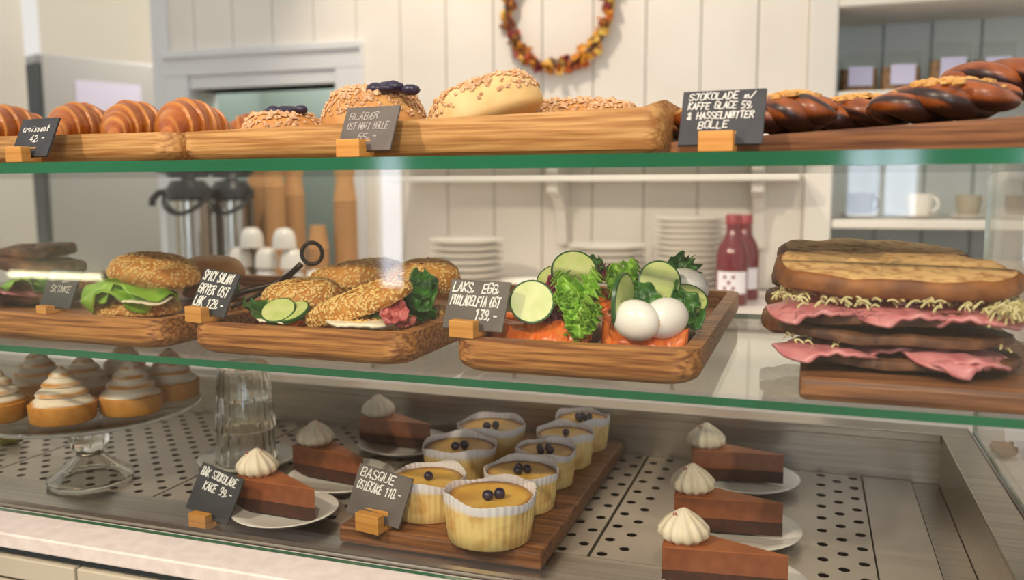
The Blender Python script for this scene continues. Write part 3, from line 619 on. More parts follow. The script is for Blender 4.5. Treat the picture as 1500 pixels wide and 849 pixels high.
# -- salmon sandwiches
def half_egg(parent, pos, rot, s=1.0):
    e = wp(B().ball((0, 0, 0), .0235*s, 26, 16, sq=(1.1, .82, .9)).build('egg', EGGW, None, pos, rot, smooth=80), parent); return e
p = P(812, 480, .93); p.z = ZT; t = thing('salmon_sandwich', 'open salmon sandwich with cucumber slices and frisee beside the salmon card', 'sandwich', p)
sheet_at('bread_slice', slice_mesh('bread_slice', .088, .14, .02, 9, [CRUMBF, CRUST]), t, p+Vector((0, .02, .003)), (0, 0, 0), solid=0)
for px, py, Y, r, s in ((772, 474, .90, (0, 6, 86), .8), (812, 476, .893, (3, 8, 92), .62), (786, 466, .92, (0, 0, 86), .85), (843, 478, .888, (0, 12, 86), .34)): sheet_at('salmon_slice', S_sal, t, P(px, py, Y), tuple(R(q) for q in r), (s, s, 1), .003)
for px, py, Y, tl, rl, s in ((779, 442, .875, -22, -42, 1.15), (841, 398, .94, -22, 6, 1.25), (812, 412, .96, -30, -20, 1.0)): sheet_at('cucumber_slice', CUC, t, P(px, py, Y), (R(90+tl-10), R(rl), R(18 if rl > -30 else 38)), (s, s, 1), 0)
for k, (px, py, Y, rx, rz, s) in enumerate(((842, 440, .885, 60, 20, 1), (858, 432, .89, 50, -30, 1.1), (846, 462, .875, 75, 10, .8), (860, 450, .90, 60, -50, .85), (830, 425, .91, 40, 60, .9), (858, 472, .88, 70, -20, .8), (835, 452, .88, 50, 120, .8))): sheet_at('frisee_leaf', L_ruf2, t, P(px, py, Y), (R(rx), R(k*13-30), R(rz)), (s, s, 1))
for px, py, rz in ((812, 430, 10), (824, 440, 60), (804, 446, -30), (818, 455, 20)): sheet_at('red_leaf', L_rd, t, P(px, py, .908), (R(60), 0, R(rz)))
for px, py, rz in ((884, 400, 30), (896, 408, 70), (872, 392, 0)): sheet_at('red_leaf' if px == 884 else 'spinach_leaf', L_rd if px == 884 else L_sp, t, P(px, py, .97), (R(55), 0, R(rz)), (.6, .5, 1))
p = P(968, 480, .93); p.z = ZT; t = thing('salmon_sandwich', 'open salmon sandwich topped with boiled egg halves', 'sandwich', p)
sheet_at('bread_slice', slice_mesh('bread_slice', .088, .14, .02, 10, [CRUMBF, CRUST]), t, p+Vector((-.012, .02, .003)), (0, 0, 0), solid=0)
for px, py, Y, r, s in ((924, 480, .90, (0, 8, 88), .6), (955, 484, .895, (3, 10, 92), .66), (982, 486, .89, (6, 12, 88), .36), (900, 440, .96, (20, 10, 70), .45), (944, 470, .92, (0, 0, 88), .7)): sheet_at('salmon_slice', S_sal, t, P(px, py, Y), tuple(R(q) for q in r), (s, s, 1), .003)
half_egg(t, P(932, 469, .868), (R(10), R(8), R(-15))); e2 = half_egg(t, P(974, 466, .884), (R(0), R(-10), R(40)))
B().ball((0, 0, 0), .0135, 18, 10, sq=(.45, 1, 1)).build('yolk', YOLK, e2, (-.018, -.004, .002), (0, 0, 0), smooth=80)
half_egg(t, P(1007, 418, .97), (R(60), R(20), 0), .95)
for px, py, Y, tl, rl, rz, s in ((966, 412, .93, -22, 10, 18, 1.1), (913, 443, .885, 0, 44, 82, 1.5), (944, 432, .93, -30, -20, 10, 1.15), (1005, 440, .93, -50, 0, 20, 1.1)): sheet_at('cucumber_slice', CUC, t, P(px, py, Y), (R(90+tl), R(rl), R(rz)), (s, s, 1), 0)
for k, (px, py, Y, s, rz) in enumerate(((945, 440, .91, .9, 30), (935, 428, .93, .8, -20), (1004, 452, .92, .95, 40), (1006, 466, .905, .8, -40), (1000, 440, .93, .8, 80), (992, 392, .98, .7, 0), (1012, 392, .98, .5, 60))): sheet_at('spinach_leaf', L_sp, t, P(px, py, Y), (R(50), R(12*k-30), R(rz)), (s, s, 1))
for px, py, rz in ((905, 415, 30), (918, 408, -20), (988, 478, 10)): sheet_at('frisee_leaf', L_ruf2, t, P(px, py, .93), (R(55), 0, R(rz)), (.8, .8, 1))
# -- ham sandwiches on the board at the right
zb = Z2+.0245
SL = [slice_mesh('bread_slice', .218, .135, .019, 20+i, [CRUMBF, CRUST]) for i in range(2)]; SD = [slice_mesh('bread_slice', .205, .13, .0105, 30+i, [RYE, RYE]) for i in range(3)]
cx = gy(1305, 500, .90).x
def shreds(parent, pos, n, sx, sy, seed, droop=.006):
    rnd = random.Random(seed); b = B()
    for k in range(n):
        x, y = rnd.uniform(-sx, sx), rnd.uniform(-sy, sy); a = rnd.uniform(0, 6.28); l = rnd.uniform(.006, .014); z = rnd.uniform(0, .007)
        c2 = rnd.uniform(-.8, .8); dd = droop*rnd.random(); b.tube([(x+l*u*math.cos(a+c2*u), y+l*u*math.sin(a+c2*u), z+.002*math.sin(u*3.1)-dd*u*u) for u in (0, .25, .5, .75, 1)], .0009, 5)
    return wp(stuff(b.build('shredded_cabbage', SLAW, None, pos, smooth=60)), parent)
t = thing('ham_sandwich', 'dark bread sandwich with drooping ham lying directly on the brown board', 'sandwich', (cx, .905, zb))
sheet_at('bread_slice', SD[0], t, Vector((cx+.005, .91, zb+.002)), (0, 0, 0), solid=0)
for dx, dy, z, rx, ry, rz, s in ((-.058, -.03, .019, 4, 0, 5, 1.0), (.05, -.035, .019, 6, 4, 12, .95), (0, 0, .018, 0, 0, 0, 1.2)): sheet_at('ham_slice', S_ham, t, Vector((cx+dx, .905+dy, zb+z)), (R(rx), R(ry), R(rz)), (s, s, 1), .003)
sheet_at('ham_slice', S_ham, t, Vector((cx+.05, .846, zb+.0165)), (R(14), 0, R(45)), (.55, .55, 1), .003)
shreds(t, Vector((cx, .9, zb+.021)), 60, .095, .06, 1)
sheet_at('bread_slice', SD[1], t, Vector((cx, .905, zb+.0245)), (0, R(1), .03), solid=0)
t = thing('ham_sandwich', 'ham and cabbage sandwich with pale thick top slice, stacked on the dark one', 'sandwich', (cx, .905, zb+.039))
sheet_at('bread_slice', SD[2], t, Vector((cx-.006, .908, zb+.0425)), (0, R(-1), -.04), solid=0)
for dx, dy, z, rx, ry, rz, s in ((-.068, -.026, .058, 10, -4, 0, .95), (.005, -.03, .058, 8, 0, 10, 1.0), (.06, -.026, .058, 10, 4, -8, .95), (0, .02, .057, 0, 0, 0, 1.2)): sheet_at('ham_slice', S_ham, t, Vector((cx+dx, .905+dy, zb+z)), (R(rx), R(ry), R(rz)), (s, s, 1), .003)
shreds(t, Vector((cx, .893, zb+.061)), 300, .105, .066, 2); shreds(t, Vector((cx+.1, .865, zb+.058)), 130, .02, .03, 5, .014)
sheet_at('bread_slice', SL[0], t, Vector((cx-.003, .908, zb+.0735)), (R(7), R(1.5), 0), solid=0)
t = thing('ham_sandwich', 'bread sandwich standing behind the stacked ham sandwiches', 'sandwich', (cx-.03, 1.07, zb))
for i, z in enumerate((.001, .026, .051, .077)): sheet_at('bread_slice', SL[i % 2], t, Vector((cx-.03+.006*i, 1.065, zb+z)), (R(0 if i < 3 else 5), R(1), .05*i), (.92, .92, 1.1), solid=0)
for z in (.0225, .048, .0735): sheet_at('ham_slice', S_ham, t, Vector((cx-.05, 1.03, zb+z)), (R(3), 0, 0), (.95, .95, 1), .003)
# -- cards on the lower shelf
def on_rim(px, py, z): return (gy(px, py, .8365).x, .8415, z)
price_card('dark slate card in front of the rye sandwiches', on_rim(70, 463, Z2+.0366), ['DE-  22,-', ' SKINKE'], .06, .05, hx=-.004, hw=.02, hh=.01, seed=5, slate=SLATE, chalk=CHALKF, sz=.009, rz=-10)
price_card('slate card reading spicy salami on the sesame sandwich tray', on_rim(292, 470, Z2+.0366), ['SPICY SALAMI', 'GRYER OST', 'LØK 129,-'], .062, .054, lean=26, hx=-.005, seed=6, sz=.0112, x0=.05, rz=-14, roll=4, lead=1.45, ytop=.95, stroke=.15)
price_card('grey slate card reading laks, egg, philadelfia ost', on_rim(682, 497, Z2+.0366), ['LAKS, EGG,', 'PHILADELFIA OST', '      139,-'], .073, .054, lean=22, hx=-.004, hw=.03, seed=7, slate=SLATEW, sz=.0105, x0=.06, rz=-10, ytop=.95, lead=1.4, stroke=.15)

# ================================================================= WELL: TARTS, CAKES, CHEESECAKES
# glass cake stand
sc_ = Vector((-.988, .975, ZF+.0026)); st = thing('cake_stand', 'clear glass pedestal cake stand carrying the meringue tarts', 'cake stand', sc_)
ZP = .106
B().lathe([(0, ZP-.003), (.15, ZP-.003), (.158, ZP+.003), (.157, ZP+.006), (.149, ZP+.001), (0, ZP+.001)], 64).build('plate', POUCH, st, smooth=50)
B().lathe([(.056, 0), (.058, .004), (.045, .013), (.026, .027), (.018, .036), (.016, .04)], 40, lambda a, j: 1+.02*math.cos(12*a)).build('foot', GLASSWARE, st, smooth=50, solid=.003)
B().lathe([(0, .04), (.016, .04), (.024, .048), (.028, .06), (.026, .074), (.018, .086), (.022, ZP-.0035), (0, ZP-.0035)], 24, lambda a, j: 1+.05*math.cos(10*a)).build('knob', GLASSWARE, st, smooth=30)
def tart_meshes(seed):
    crust = B().lathe([(0, 0), (.043, 0), (.0455, .002), (.0475, .024), (.045, .0255), (.042, .022), (0, .022)], 40).mesh('tart_shell', TART, 50)
    prof = []; tn = []
    N = 60
    for i in range(N+1):
        u = i/N; k = u*4.2; fr = k-math.floor(k)
        env = .0455*(1-u)**.75*(1+.1*math.sin(fr*math.pi)-.04) if u < 1 else 0
        prof.append((max(env*(1-.16*fr), 0), .022+.052*u**.92)); tn.append(max(0, min(1, 1.35-abs(fr-.25)*4)) if u < .93 else .7)
    mer = B().lathe(prof, 40, lambda a, j: 1+.035*math.sin(a*2+j*24+seed)+.03*nz(math.cos(a)*2, math.sin(a)*2, j*6+seed), tone=lambda a, j: tn[int(round(j*N))]*max(0, min(1, .7+1.3*nz(math.cos(a)*1.3+seed, math.sin(a)*1.3, j*5)))).mesh('meringue', MERI, 60)
    return crust, mer
TM = [tart_meshes(i) for i in range(3)]
for i, (x, y, lab) in enumerate(((-.962, .908, 'meringue tart at the stand edge directly above the glass knob'), (-.907, .976, 'meringue tart on the stand edge between knob and stacked glasses'), (-.916, 1.066, 'meringue tart on the stand edge closest to the stacked glasses'), (-1.057, .882, 'meringue tart at the stand edge above the yellow-green pastry'),
                                   (-1.005, .99, 'meringue tart at the centre of the stand'), (-1.1, .996, 'meringue tart beside the centre one, away from the glasses'), (-1.02, 1.087, 'meringue tart at the rear edge of the stand'))):
    dx, dy = x-sc_.x, y-sc_.y
    t = thing('meringue_tart', lab, 'tart', sc_+Vector((dx, dy, ZP+.0015)), i*1.3, 'lemon meringue tarts on the glass stand')
    t.scale = (.915, .915, 1.02); link('tart_shell', TM[i % 3][0], t); link('meringue', TM[i % 3][1], t)
p = gz(12, 650, ZF); o = B().ball((0, 0, .014), .02, 16, 10, .4, 30, (1.4, 1, .7)).build('green_pastry', M('pistachio', (150, 140, 40), (96, 92, 30), scale=60, rough=.7), None, (p.x, p.y, ZF+.001), smooth=80); tag(o, 'small yellow-green pastry on the perforated plate by the glass stand', 'pastry')
# stacked tumblers on a plate
pg = gz(362, 680, ZF)
o = B().lathe([(0, .004), (.045, .004), (.07, .012), (.073, .016), (.071, .017), (.05, .009), (0, .008)], 48, lambda a, j: 1+.012*math.cos(16*a)).build('saucer_plate', PORC, None, (pg.x, pg.y, ZF+.0005-.003), smooth=50); tag(o, 'small cream fluted plate under the upturned ribbed glasses', 'plate')
rib = lambda a, j: 1+.022*math.cos(20*a)
for k, lab in enumerate(('upturned ribbed glass standing on the cream fluted plate', 'upturned ribbed glass nested over the lower one')):
    z = .010+k*.05
    o = B().lathe([(.046, 0), (.0455, .004), (.043, .03), (.037, .095), (.034, .1), (0, .1), (0, .094), (.032, .094), (.034, .09), (.0405, .03), (.0435, .003), (.046, 0)], 60, rib).build('ribbed_glass', GLASSWARE, None, (pg.x, pg.y, ZF+z), (0, 0, k*.1), smooth=40); tag(o, lab, 'glass')
# chocolate cake slices
PLATE = B().lathe([(0, .002), (.05, .002), (.054, 0), (.057, .002), (.083, .0115), (.085, .0135), (.083, .0145), (.056, .0055), (0, .0055)], 56).mesh('dessert_plate', PORC, 50)
def wedge(L, wd, z0, z1, mi, b, seed=0):
    n = 8; v = []
    for z in (z0, z1):
        v.append((L/2, 0, z))
        for i in range(n+1):
            a = R(-1)*0+math.atan2(wd/2, L)*(2*i/n-1); v.append((L/2-L*math.cos(a)*1.0, L*math.sin(a), z))
    m = n+2
    b.add(v, [tuple(range(m))[::-1], tuple(range(m, 2*m))]+[(i, (i+1) % m, (i+1) % m+m, i+m) for i in range(m)], mi)
def slice_parts():
    L, wd = .128, .062
    a = B(); wedge(L, wd, 0, .0165, 0, a); c = B(); wedge(L-.0006, wd-.0006, .0166, .0405, 0, c); g = B(); wedge(L-.0002, wd, .0406, .0418, 0, g)
    d = B().lathe([(0, 0), (.02, 0), (.0265, .007), (.0255, .014), (.019, .022), (.011, .028), (.004, .033), (0, .0345)], 72, lambda q, j: 1+.085*math.cos(12*q+j*5)*(1-j*.4))
    s = B(); rnd = random.Random(2)
    for k in range(9):
        x, y = rnd.uniform(-.009, .009), rnd.uniform(-.009, .009); s.tube([(x, y, .026), (x+rnd.uniform(-.004, .004), y+rnd.uniform(-.004, .004), .033-abs(x)*.3)], .0007, 5)
    return a.mesh('sponge_base', CHOC, 30), c.mesh('mousse_layer', MOUS, 30), g.mesh('glaze', GANA, 30), d.mesh('cream_swirl', CREAM, 60), s.mesh('sprinkles', PINK, 40)
CK = slice_parts()
def cake(px, py, rz, lab, plab, sx=0, ps=.9):
    p = gz(px, py, ZF+.012)
    o = link('dessert_plate', PLATE, None, (p.x, p.y, ZF+.0012), scale=(ps, ps, 1)); tag(o, plab, 'plate', 'white dessert plates in the steel well')
    t = thing('chocolate_cake_slice', lab, 'cake', (p.x-.01+sx, p.y, ZF+.0098), R(rz), 'chocolate cake slices on white plates')
    link('sponge_base', CK[0], t); link('mousse_layer', CK[1], t); link('glaze', CK[2], t)
    d = link('cream_swirl', CK[3], t, (-.045, 0, .0418)); stuff(link('sprinkles', CK[4], d))
cake(594, 648, -14, 'chocolate cake slice with cream swirl against the steel back wall, beside the cheesecakes', 'white plate under the cake slice against the well back wall')
cake(500, 697, -22, 'chocolate cake slice with cream swirl between the glasses and the cheesecake card', 'white plate under the cake slice between the glasses and the cheesecake card')
cake(418, 746, -16, 'paler chocolate cake slice half hidden by its black price card', 'white plate under the cake slice behind the chocolate cake card', .004, .8)
cake(1090, 698, -6, 'chocolate cake slice nearest the steel back wall in the column of three', 'white plate at the back of the column of three cakes')
cake(1079, 772, -6, 'chocolate cake slice in the middle of the column of three', 'white plate in the middle of the column of three cakes')
cake(1076, 853, -6, 'chocolate cake slice at the counter front end of the column of three', 'white plate at the counter front end of the column of three cakes')
# basque cheesecakes in paper
def cheese_parts(seed):
    rf = lambda a, j: 1+(.006+.013*j)*math.cos(40*a+.6*math.sin(3*a+seed))+.018*nz(math.cos(a)*1.5+seed, math.sin(a)*1.5, j*2)
    zf = .056
    prof = [(0, .0005), (.046, .0005), (.048, .002), (.0505, .02), (.0525, .042), (.0532, .047), (.0538, zf), (.0531, zf), (.0522, .048), (.0515, .04)]
    paper = B().lathe(prof, 144, rf, tone=lambda a, j: 1 if j > .5 else 0)
    paper.v = [(x, y, z+(.003*math.sin(2*math.atan2(y, x)+seed)+.002*math.sin(5*math.atan2(y, x)) if z > .045 else 0)) for x, y, z in paper.v]
    cakeb = B().lathe([(.0505, .04), (.0512, .0465), (.0485, .0495), (.04, .048), (.02, .0465), (0, .046)], 48, lambda a, j: 1 if j < .1 else 1+.02*nz(math.cos(a)*2, math.sin(a)*2, seed), tone=lambda a, j: max(0, min(1, (1.1 if j < .5 else .25)+.9*nz(math.cos(a)*1.6*(1-j)+seed, math.sin(a)*1.6*(1-j), 1)-.25)))
    return paper.mesh('paper_case', PAPER, 70), cakeb.mesh('cake', CAKE, 70)
KP = [cheese_parts(i) for i in range(4)]
BLU = B().ball((0, 0, 0), .0068, 14, 9, .05, 20, (1, 1, .9)).mesh('blueberry', BERRY, 80)
for i, (px, py, s, nb, lab) in enumerate(((718, 785, 1.0, 2, 'basque cheesecake at the board corner nearest the counter front'), (628, 750, .88, 1, 'basque cheesecake right behind the basque price card'), (762, 737, .88, 3, 'basque cheesecake with three blueberries, second along the open board edge'), (674, 702, .95, 2, 'browned basque cheesecake in the middle of the card side row'),
                                          (806, 705, .78, 4, 'basque cheesecake piled with four blueberries, third along the open board edge'), (720, 668, .95, 2, 'basque cheesecake at the far end of the card side row'), (841, 680, .78, 1, 'basque cheesecake with one blueberry, fourth along the open board edge'), (868, 657, .78, 5, 'basque cheesecake at the board end against the steel back wall'))):
    p = gz(px, py, ZBD)
    if i in (2, 4, 6, 7): p.y = {2: 1.02, 4: 1.1135, 6: 1.2015, 7: 1.2895}[i]; p.x = -.337+.012*(p.y-1.02)/.28     # row along the open edge
    t = thing('basque_cheesecake', lab, 'cheesecake', (p.x, p.y, ZBD), i*.9, 'basque cheesecakes in paper cases'); t.scale = (s, s, max(s, .9))
    link('paper_case', KP[i % 4][0], t); link('cake', KP[i % 4][1], t); rnd = random.Random(i)
    for k in range(nb):
        a = -i*.9+R(250)+k*(6.283/max(nb, 3)); r = .0 if nb == 1 else (.0085 if nb < 4 else .0115)
        link('blueberry', BLU, t, (r*math.cos(a)+.004*rnd.random(), r*math.sin(a), .0525), (k, k, 0))
p = gz(306, 768, ZF); price_card('black slate card for chocolate cake standing on the steel strip', (p.x, p.y-.008, ZF+.0006), ['BÅK SJOKOLADE', '  KAKE 99,-'], .069, .06, lean=22, rz=-6, roll=11, hx=-.001, hw=.028, hh=.02, seed=8, sz=.0098, x0=.06, lead=1.6, ytop=.93, stroke=.14)
p = gz(540, 781, ZBD); price_card('grey slate card reading basque ostekake on the cheesecake board', (p.x, p.y+.012, ZBD+.0004), ['BASQUE', 'OSTEKAKE 110,-'], .079, .06, lean=24, rz=-10, roll=5, hx=.004, hw=.034, hh=.022, seed=9, slate=SLATEW, sz=.0105, x0=.07, lead=1.45, ytop=.95)
p = gz(1470, 668, ZR); o = B().ball((0, 0, .009), .014, 16, 10, .4, 30, (1.1, 1.5, .65)).build('brown_cookie', CRUST, None, (p.x, p.y, ZR+.001), smooth=80); tag(o, 'small brown biscuit lying on the stone worktop beside the steel rim', 'biscuit')
o = B().grid(8, 6, lambda a, b: (.03*(a-.5), .004*math.sin(a*3), .06*b)).build('paper_tag', WAX, None, (p.x+.018, p.y+.02, ZR+.0005), (R(-12), 0, R(25)), smooth=60, solid=.0008); tag(o, 'folded white paper tag standing beside the small brown biscuit', 'paper')

# ================================================================= BACKGROUND THINGS
# wreath
cw = gy(817, 8, YW-.02); WRr = .158
t = thing('autumn_wreath', 'wreath of orange, yellow and dark red leaves hanging on the white planks', 'wreath', (cw.x, YW-.022, cw.z))
rnd = random.Random(11)
B().tube([(WRr*math.cos(a), 0, WRr*1.12*math.sin(a)) for a in [2*math.pi*i/48 for i in range(48)]], .009, 7, closed=True).build('vine_ring', M('vine', (90, 56, 36), rough=.8), t, smooth=60)
LM = [leaf_mesh('leaf', .03, .042, M('autumn_leaf_%d' % i, c, c2, scale=40, rough=.6), i, .005, .4, 5, 7, 6) for i, (c, c2) in enumerate((((214, 128, 28), (232, 166, 48)), ((196, 82, 30), (220, 120, 50)), ((128, 44, 52), (168, 70, 72)), ((104, 66, 40), (140, 92, 50)), ((226, 176, 60), (236, 200, 104))))]
for i in range(190):
    a = 2*math.pi*i/190+rnd.uniform(-.05, .05); q = rnd.uniform(-.02, .02)
    link('leaf', LM[rnd.choice((0, 0, 1, 1, 2, 3, 4))], t, ((WRr+q)*math.cos(a), rnd.uniform(-.016, .008), (WRr*1.12+q)*math.sin(a)), (rnd.uniform(0, 6.28), rnd.uniform(0, 6.28), rnd.uniform(0, 6.28)), solid=.0006, scale=(.8,)*3)
# airpots
def airpot(px, Y, label):
    p = gy(px, 300, Y); H = gy(px, 292, Y).z-ZB; r = .066
    t = thing('airpot', label, 'flask', (p.x, Y, ZB+.0005), R(14))
    B().lathe([(0, 0), (r, 0), (r+.002, .01), (r, .02), (r, H-.004), (r-.006, H), (0, H)], 40).build('body', M('polished_steel', (170, 166, 160), rough=.16, metal=1), t, smooth=50)
    B().lathe([(r-.004, H), (r+.004, H+.006), (r+.004, H+.03), (r-.01, H+.048), (.05, H+.058), (.02, H+.06), (0, H+.06)], 40).build('lid', BLACK, t, smooth=50)
    B().lathe([(0, 0), (.022, 0), (.022, .008), (0, .01)], 20).build('pump_button', BLACK, t, (0, 0, H+.0595), smooth=50)
    B().tube([(-.06, -.016, H+.025), (-.085, -.022, H+.02), (-.103, -.028, H+.0), (-.105, -.029, H-.02)], .011, 10).build('spout', BLACK, t, smooth=60)
    B().tube([(-0.07*math.cos(a), -.07*math.sin(a)*.98-.008, H+.02-.062*math.sin(a)) for a in [math.pi*i/20 for i in range(21)]], .0065, 8).build('carry_handle', BLACK, t, smooth=60)
airpot(277, 2.25, 'steel airpot with black pump lid and spout clear of the wall'); airpot(340, 2.39, 'steel airpot with black lid standing behind the other, beside the paper cups')
# paper cup stacks
CUPM = B().lathe([(.046, 0), (.047, .004), (.045, .006), (.033, .104), (.031, .105), (0, .105), (0, .103), (.031, .103), (.0435, .006), (.0445, .001), (.046, 0)], 28).mesh('paper_cup', KRAFT, 40)
def stack_tag(o, k, n, kind, where, cat, grp):
    tag(o, ('topmost ' if k == n-1 else 'lowest ' if k == 0 else '')+kind+' '+where, cat, grp)
for px, Y, n, s, where in ((380, 2.515, 21, .75, 'in the tall stack right behind the airpots'), (404, 2.43, 21, .75, 'in the tall stack in front of two others'), (433, 2.51, 19, .75, 'in the tall stack behind the short cup stack'), (466, 2.36, 8, .72, 'in the short upturned stack'), (507, 2.42, 18, .8, 'in the tall stack beside the wall shelf end')):
    p = gy(px, 350, Y)
    for k in range(n):
        o = link('paper_cup', CUPM, None, (p.x, Y, ZB+.0008+k*.0145), (0, 0, 0), scale=(s, s, s)); stack_tag(o, k, n, 'upturned brown paper cup', where, 'cup', 'brown paper cups '+where)
# white cups piled beside the airpots
WC = B().lathe([(0, .062), (.012, .062), (.026, .055), (.034, .036), (.036, .012), (.036, 0), (.033, 0), (.033, .012), (.030, .035), (.022, .052), (0, .057)], 28).mesh('white_cup', PORC, 50)
rnd = random.Random(5)
for i, px in enumerate((350, 389, 428, 466, 350, 389, 428, 370, 420)):
    lay = 0 if i < 4 else (1 if i < 7 else 2); p = gy(px, 390, 2.2)
    o = link('white_cup', WC, None, (p.x, 2.2+rnd.uniform(-.008, .008), ZB+.0008+lay*.0592), (0, 0, rnd.uniform(0, 6)), scale=(.95,)*3); tag(o, 'upturned white rounded cup in the '+('bottom', 'middle', 'top')[lay]+' layer of the pile beside the airpots', 'cup', 'pile of white cups')
# plate stacks
PLM = B().lathe([(0, .002), (.06, .002), (.064, 0), (.067, .002), (.098, .014), (.1, .0165), (.098, .0175), (.066, .006), (0, .006)], 40).mesh('dinner_plate', PORC, 50)
for px, top, Y, n, s, lab in ((684, 350, 2.3, 8, 1.08, 'in the stack beside the paper cups'), (890, 358, 2.36, 8, 1.1, 'in the stack behind the salmon sandwiches'), (1010, 318, 2.36, 14, .95, 'in the tallest stack beside the red bottles')):
    p = gy(px, 390, Y); zt = gy(px, top, Y).z; st_ = (zt-ZB-.0165)/(n-1)
    for k in range(n):
        o = link('dinner_plate', PLM, None, (p.x, Y, ZB+.0008+k*st_), scale=(s, s, 1)); stack_tag(o, k, n, 'white plate', lab, 'plate', 'white plates '+lab)
p = gy(775, 395, 2.2); o = B().lathe([(0, .003), (.05, .003), (.055, 0), (.06, .003), (.075, .045), (.077, .047), (.074, .047), (.057, .008), (0, .008)], 44).build('serving_bowl', PORC, None, (p.x, 2.2, ZB+.0008), smooth=50); tag(o, 'low white bowl between two plate stacks', 'bowl')
# red bottles
def bottle(px, Y, lab, s=1):
    p = gy(px, 400, Y); t = thing('juice_bottle', lab, 'bottle', (p.x, Y, ZB+.0008), R(15)); t.scale = (s, s, s)
    B().lathe([(0, 0), (.036, 0), (.039, .004), (.039, .12), (.034, .145), (.017, .175), (.0155, .205), (0, .205)], 32).build('bottle_body', RUBY, t, smooth=50)
    B().lathe([(.0165, .2), (.018, .2), (.018, .222), (.016, .225), (0, .225)], 24).build('cap', M('red_cap', (150, 50, 60), rough=.4), t, smooth=50)
    l = B().grid(14, 2, lambda a, b: (.0396*math.cos(R(-160+120*a)), .0396*math.sin(R(-160+120*a)), .03+.055*b)).build('paper_label', WAX, t, smooth=60)
    d = B()
    for k, (a, z) in enumerate(((-125, .072), (-95, .072), (-110, .058), (-125, .044), (-95, .044))):
        m = Matrix.Translation((.0399*math.cos(R(a)), .0399*math.sin(R(a)), z)) @ Matrix.Rotation(R(a), 4, 'Z') @ Matrix.Rotation(R(90), 4, 'Y'); d.lathe([(0, .0003), (.0045, .0003), (.0045, 0)], 14, xf=m)
    d.build('label_dots', M('berry_dot', (130, 40, 60), rough=.6), l, smooth=0)
bottle(1072, 2.24, 'red juice bottle with white dotted label beside the tall plate stack'); bottle(1090, 2.36, 'red juice bottle standing behind the dotted-label bottle', .98)
# alcove: snack bags and cups
for i, (px, top, lab) in enumerate(((1257, 80, 'snack bag with lilac label closest to the white alcove trim'), (1318, 76, 'snack bag with lilac label, second from the white alcove trim'), (1390, 62, 'snack bag with lilac label, third from the white alcove trim'), (1455, 62, 'snack bag with lilac label, fourth from the white alcove trim'))):
    Y = YW+.1; p = gy(px, 120, Y); h = gy(px, top, Y).z-ZA1
    t = thing('snack_bag', lab, 'bag', (p.x, Y, ZA1+.0008), R(8), 'clear snack bags on the alcove shelf')
    def fb(a, b, h=h):
        th = 2*math.pi*a; w = .052; d = .03*(1-b**1.5)+.001; c, s = math.cos(th), math.sin(th)
        return (w*math.copysign(abs(c)**.6, c), d*math.copysign(abs(s)**.7, s)*(1+.1*nz(c*3, s*3, b*4)), h*b)
    B().grid(28, 12, fb, cu=True).build('clear_pouch', POUCH, t, smooth=70)
    B().grid(28, 8, lambda a, b: tuple(q*k for q, k in zip(fb(a, b*.62+.004), (.95, .88, 1))), cu=True).build('snack_mix', FOIL, t, smooth=70)
    B().box(-.032, .032, -.0335, -.0325, h*.18, h*.66).build('paper_label', LILAC, t, smooth=0)
CUP = [(0, .003), (.022, .003), (.026, 0), (.03, .004), (.038, .03), (.041, .062), (.0395, .062), (.036, .03), (.027, .008), (0, .007)]
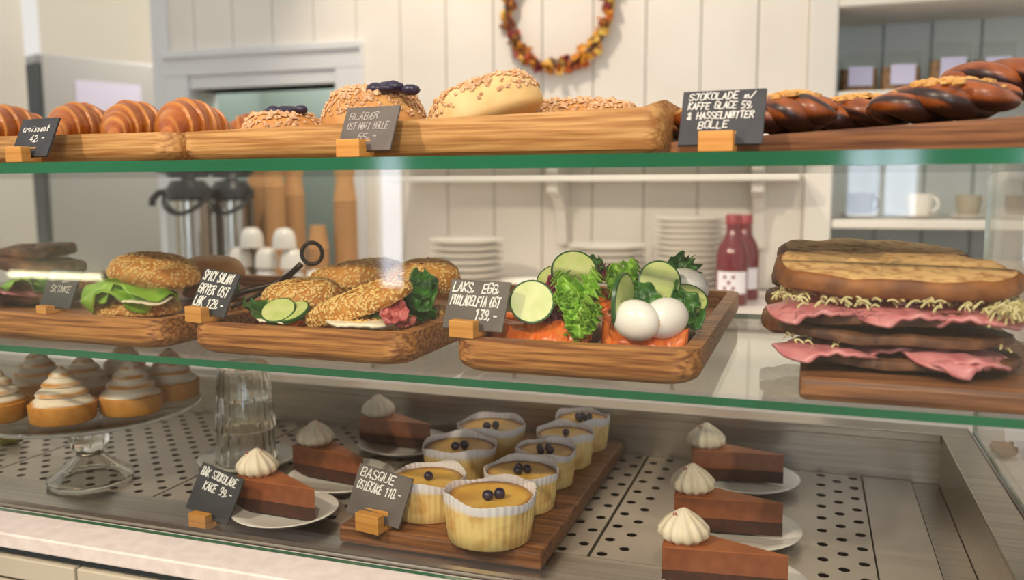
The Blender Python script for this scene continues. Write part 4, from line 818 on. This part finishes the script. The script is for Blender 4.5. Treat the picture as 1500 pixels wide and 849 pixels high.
for px, m, sz, lab in ((1260, PORCG, 1.05, 'dark grey stoneware cup on a saucer in the alcove'), (1347, PORC, 1.0, 'white cup on a saucer on the alcove shelf'), (1418, M('sand_stoneware', (170, 160, 140), rough=.4), .95, 'sand-coloured cup on a saucer in the alcove'), (1490, M('brown_stoneware', (128, 108, 88), rough=.4), .95, 'brown cup at the alcove side, past the sand-coloured cup')):
    p = gy(px, 312, YW+.12); t = thing('coffee_cup', lab, 'cup', (p.x, YW+.12, ZA2+.0008), R(-30), 'cups on the alcove shelf'); t.scale = (sz*.86, sz*.86, sz)
    B().lathe([(0, .002), (.03, .002), (.033, 0), (.036, .002), (.066, .01), (.067, .0115), (.035, .006), (0, .006)], 36).build('saucer', PORC, t, smooth=50)
    B().lathe(CUP, 36).build('cup_body', m, t, (0, 0, .0062), smooth=50)
    B().tube([(.037+.022*math.sin(a), 0, .04+.019*math.cos(a)) for a in [math.pi*i/12 for i in range(13)]], .004, 8).build('handle', m, t, smooth=60)
TAUPE = M('taupe_box', (150, 136, 126), rough=.6)
for x0, x1, h, lab in ((.25, .5, .11, 'taller taupe box on the back worktop under the alcove shelf'), (.51, .8, .1, 'wider, lower taupe box on the back worktop under the alcove shelf')):
    t = thing('storage_box', lab, 'box', ((x0+x1)/2, 2.35, ZB+.0008)); w = (x1-x0)/2
    B().box(-w+.003, w-.003, -.097, .097, 0, h-.03).build('box_body', TAUPE, t, smooth=0, bevel=.004); B().box(-w, w, -.1, .1, h-.0295, h).build('box_lid', TAUPE, t, smooth=0, bevel=.004)
# fridge beyond the doorway
a0 = gy(66, 200, 3.45); dirv = Vector((math.cos(R(66)), math.sin(R(66)), 0)); 
HF = gy(66, 76, 3.45).z
t = thing('fridge', 'tall grey fridge with a paper note in the room beyond the doorway', 'fridge', (a0.x, a0.y, 0), R(66))
B().box(0, .66, .045, .6, 0, HF).build('cabinet', FRIDGE, t, smooth=0, bevel=.006)
B().box(.004, .656, 0, .042, .62, HF-.004).build('door', FRIDGE, t, smooth=0, bevel=.008); B().box(.004, .656, 0, .042, .05, .612).build('freezer_door', FRIDGE, t, smooth=0, bevel=.008)
B().box(.16, .5, -.003, -.0005, HF-.36, HF-.12).build('paper_note', LILAC, t, smooth=0)
B().box(-.022, -.002, .0, .6, 0, HF-.05).build('side_gap_shade', DGREY, t, smooth=0)  # dark strip, paints the shade in the gap beside the fridge
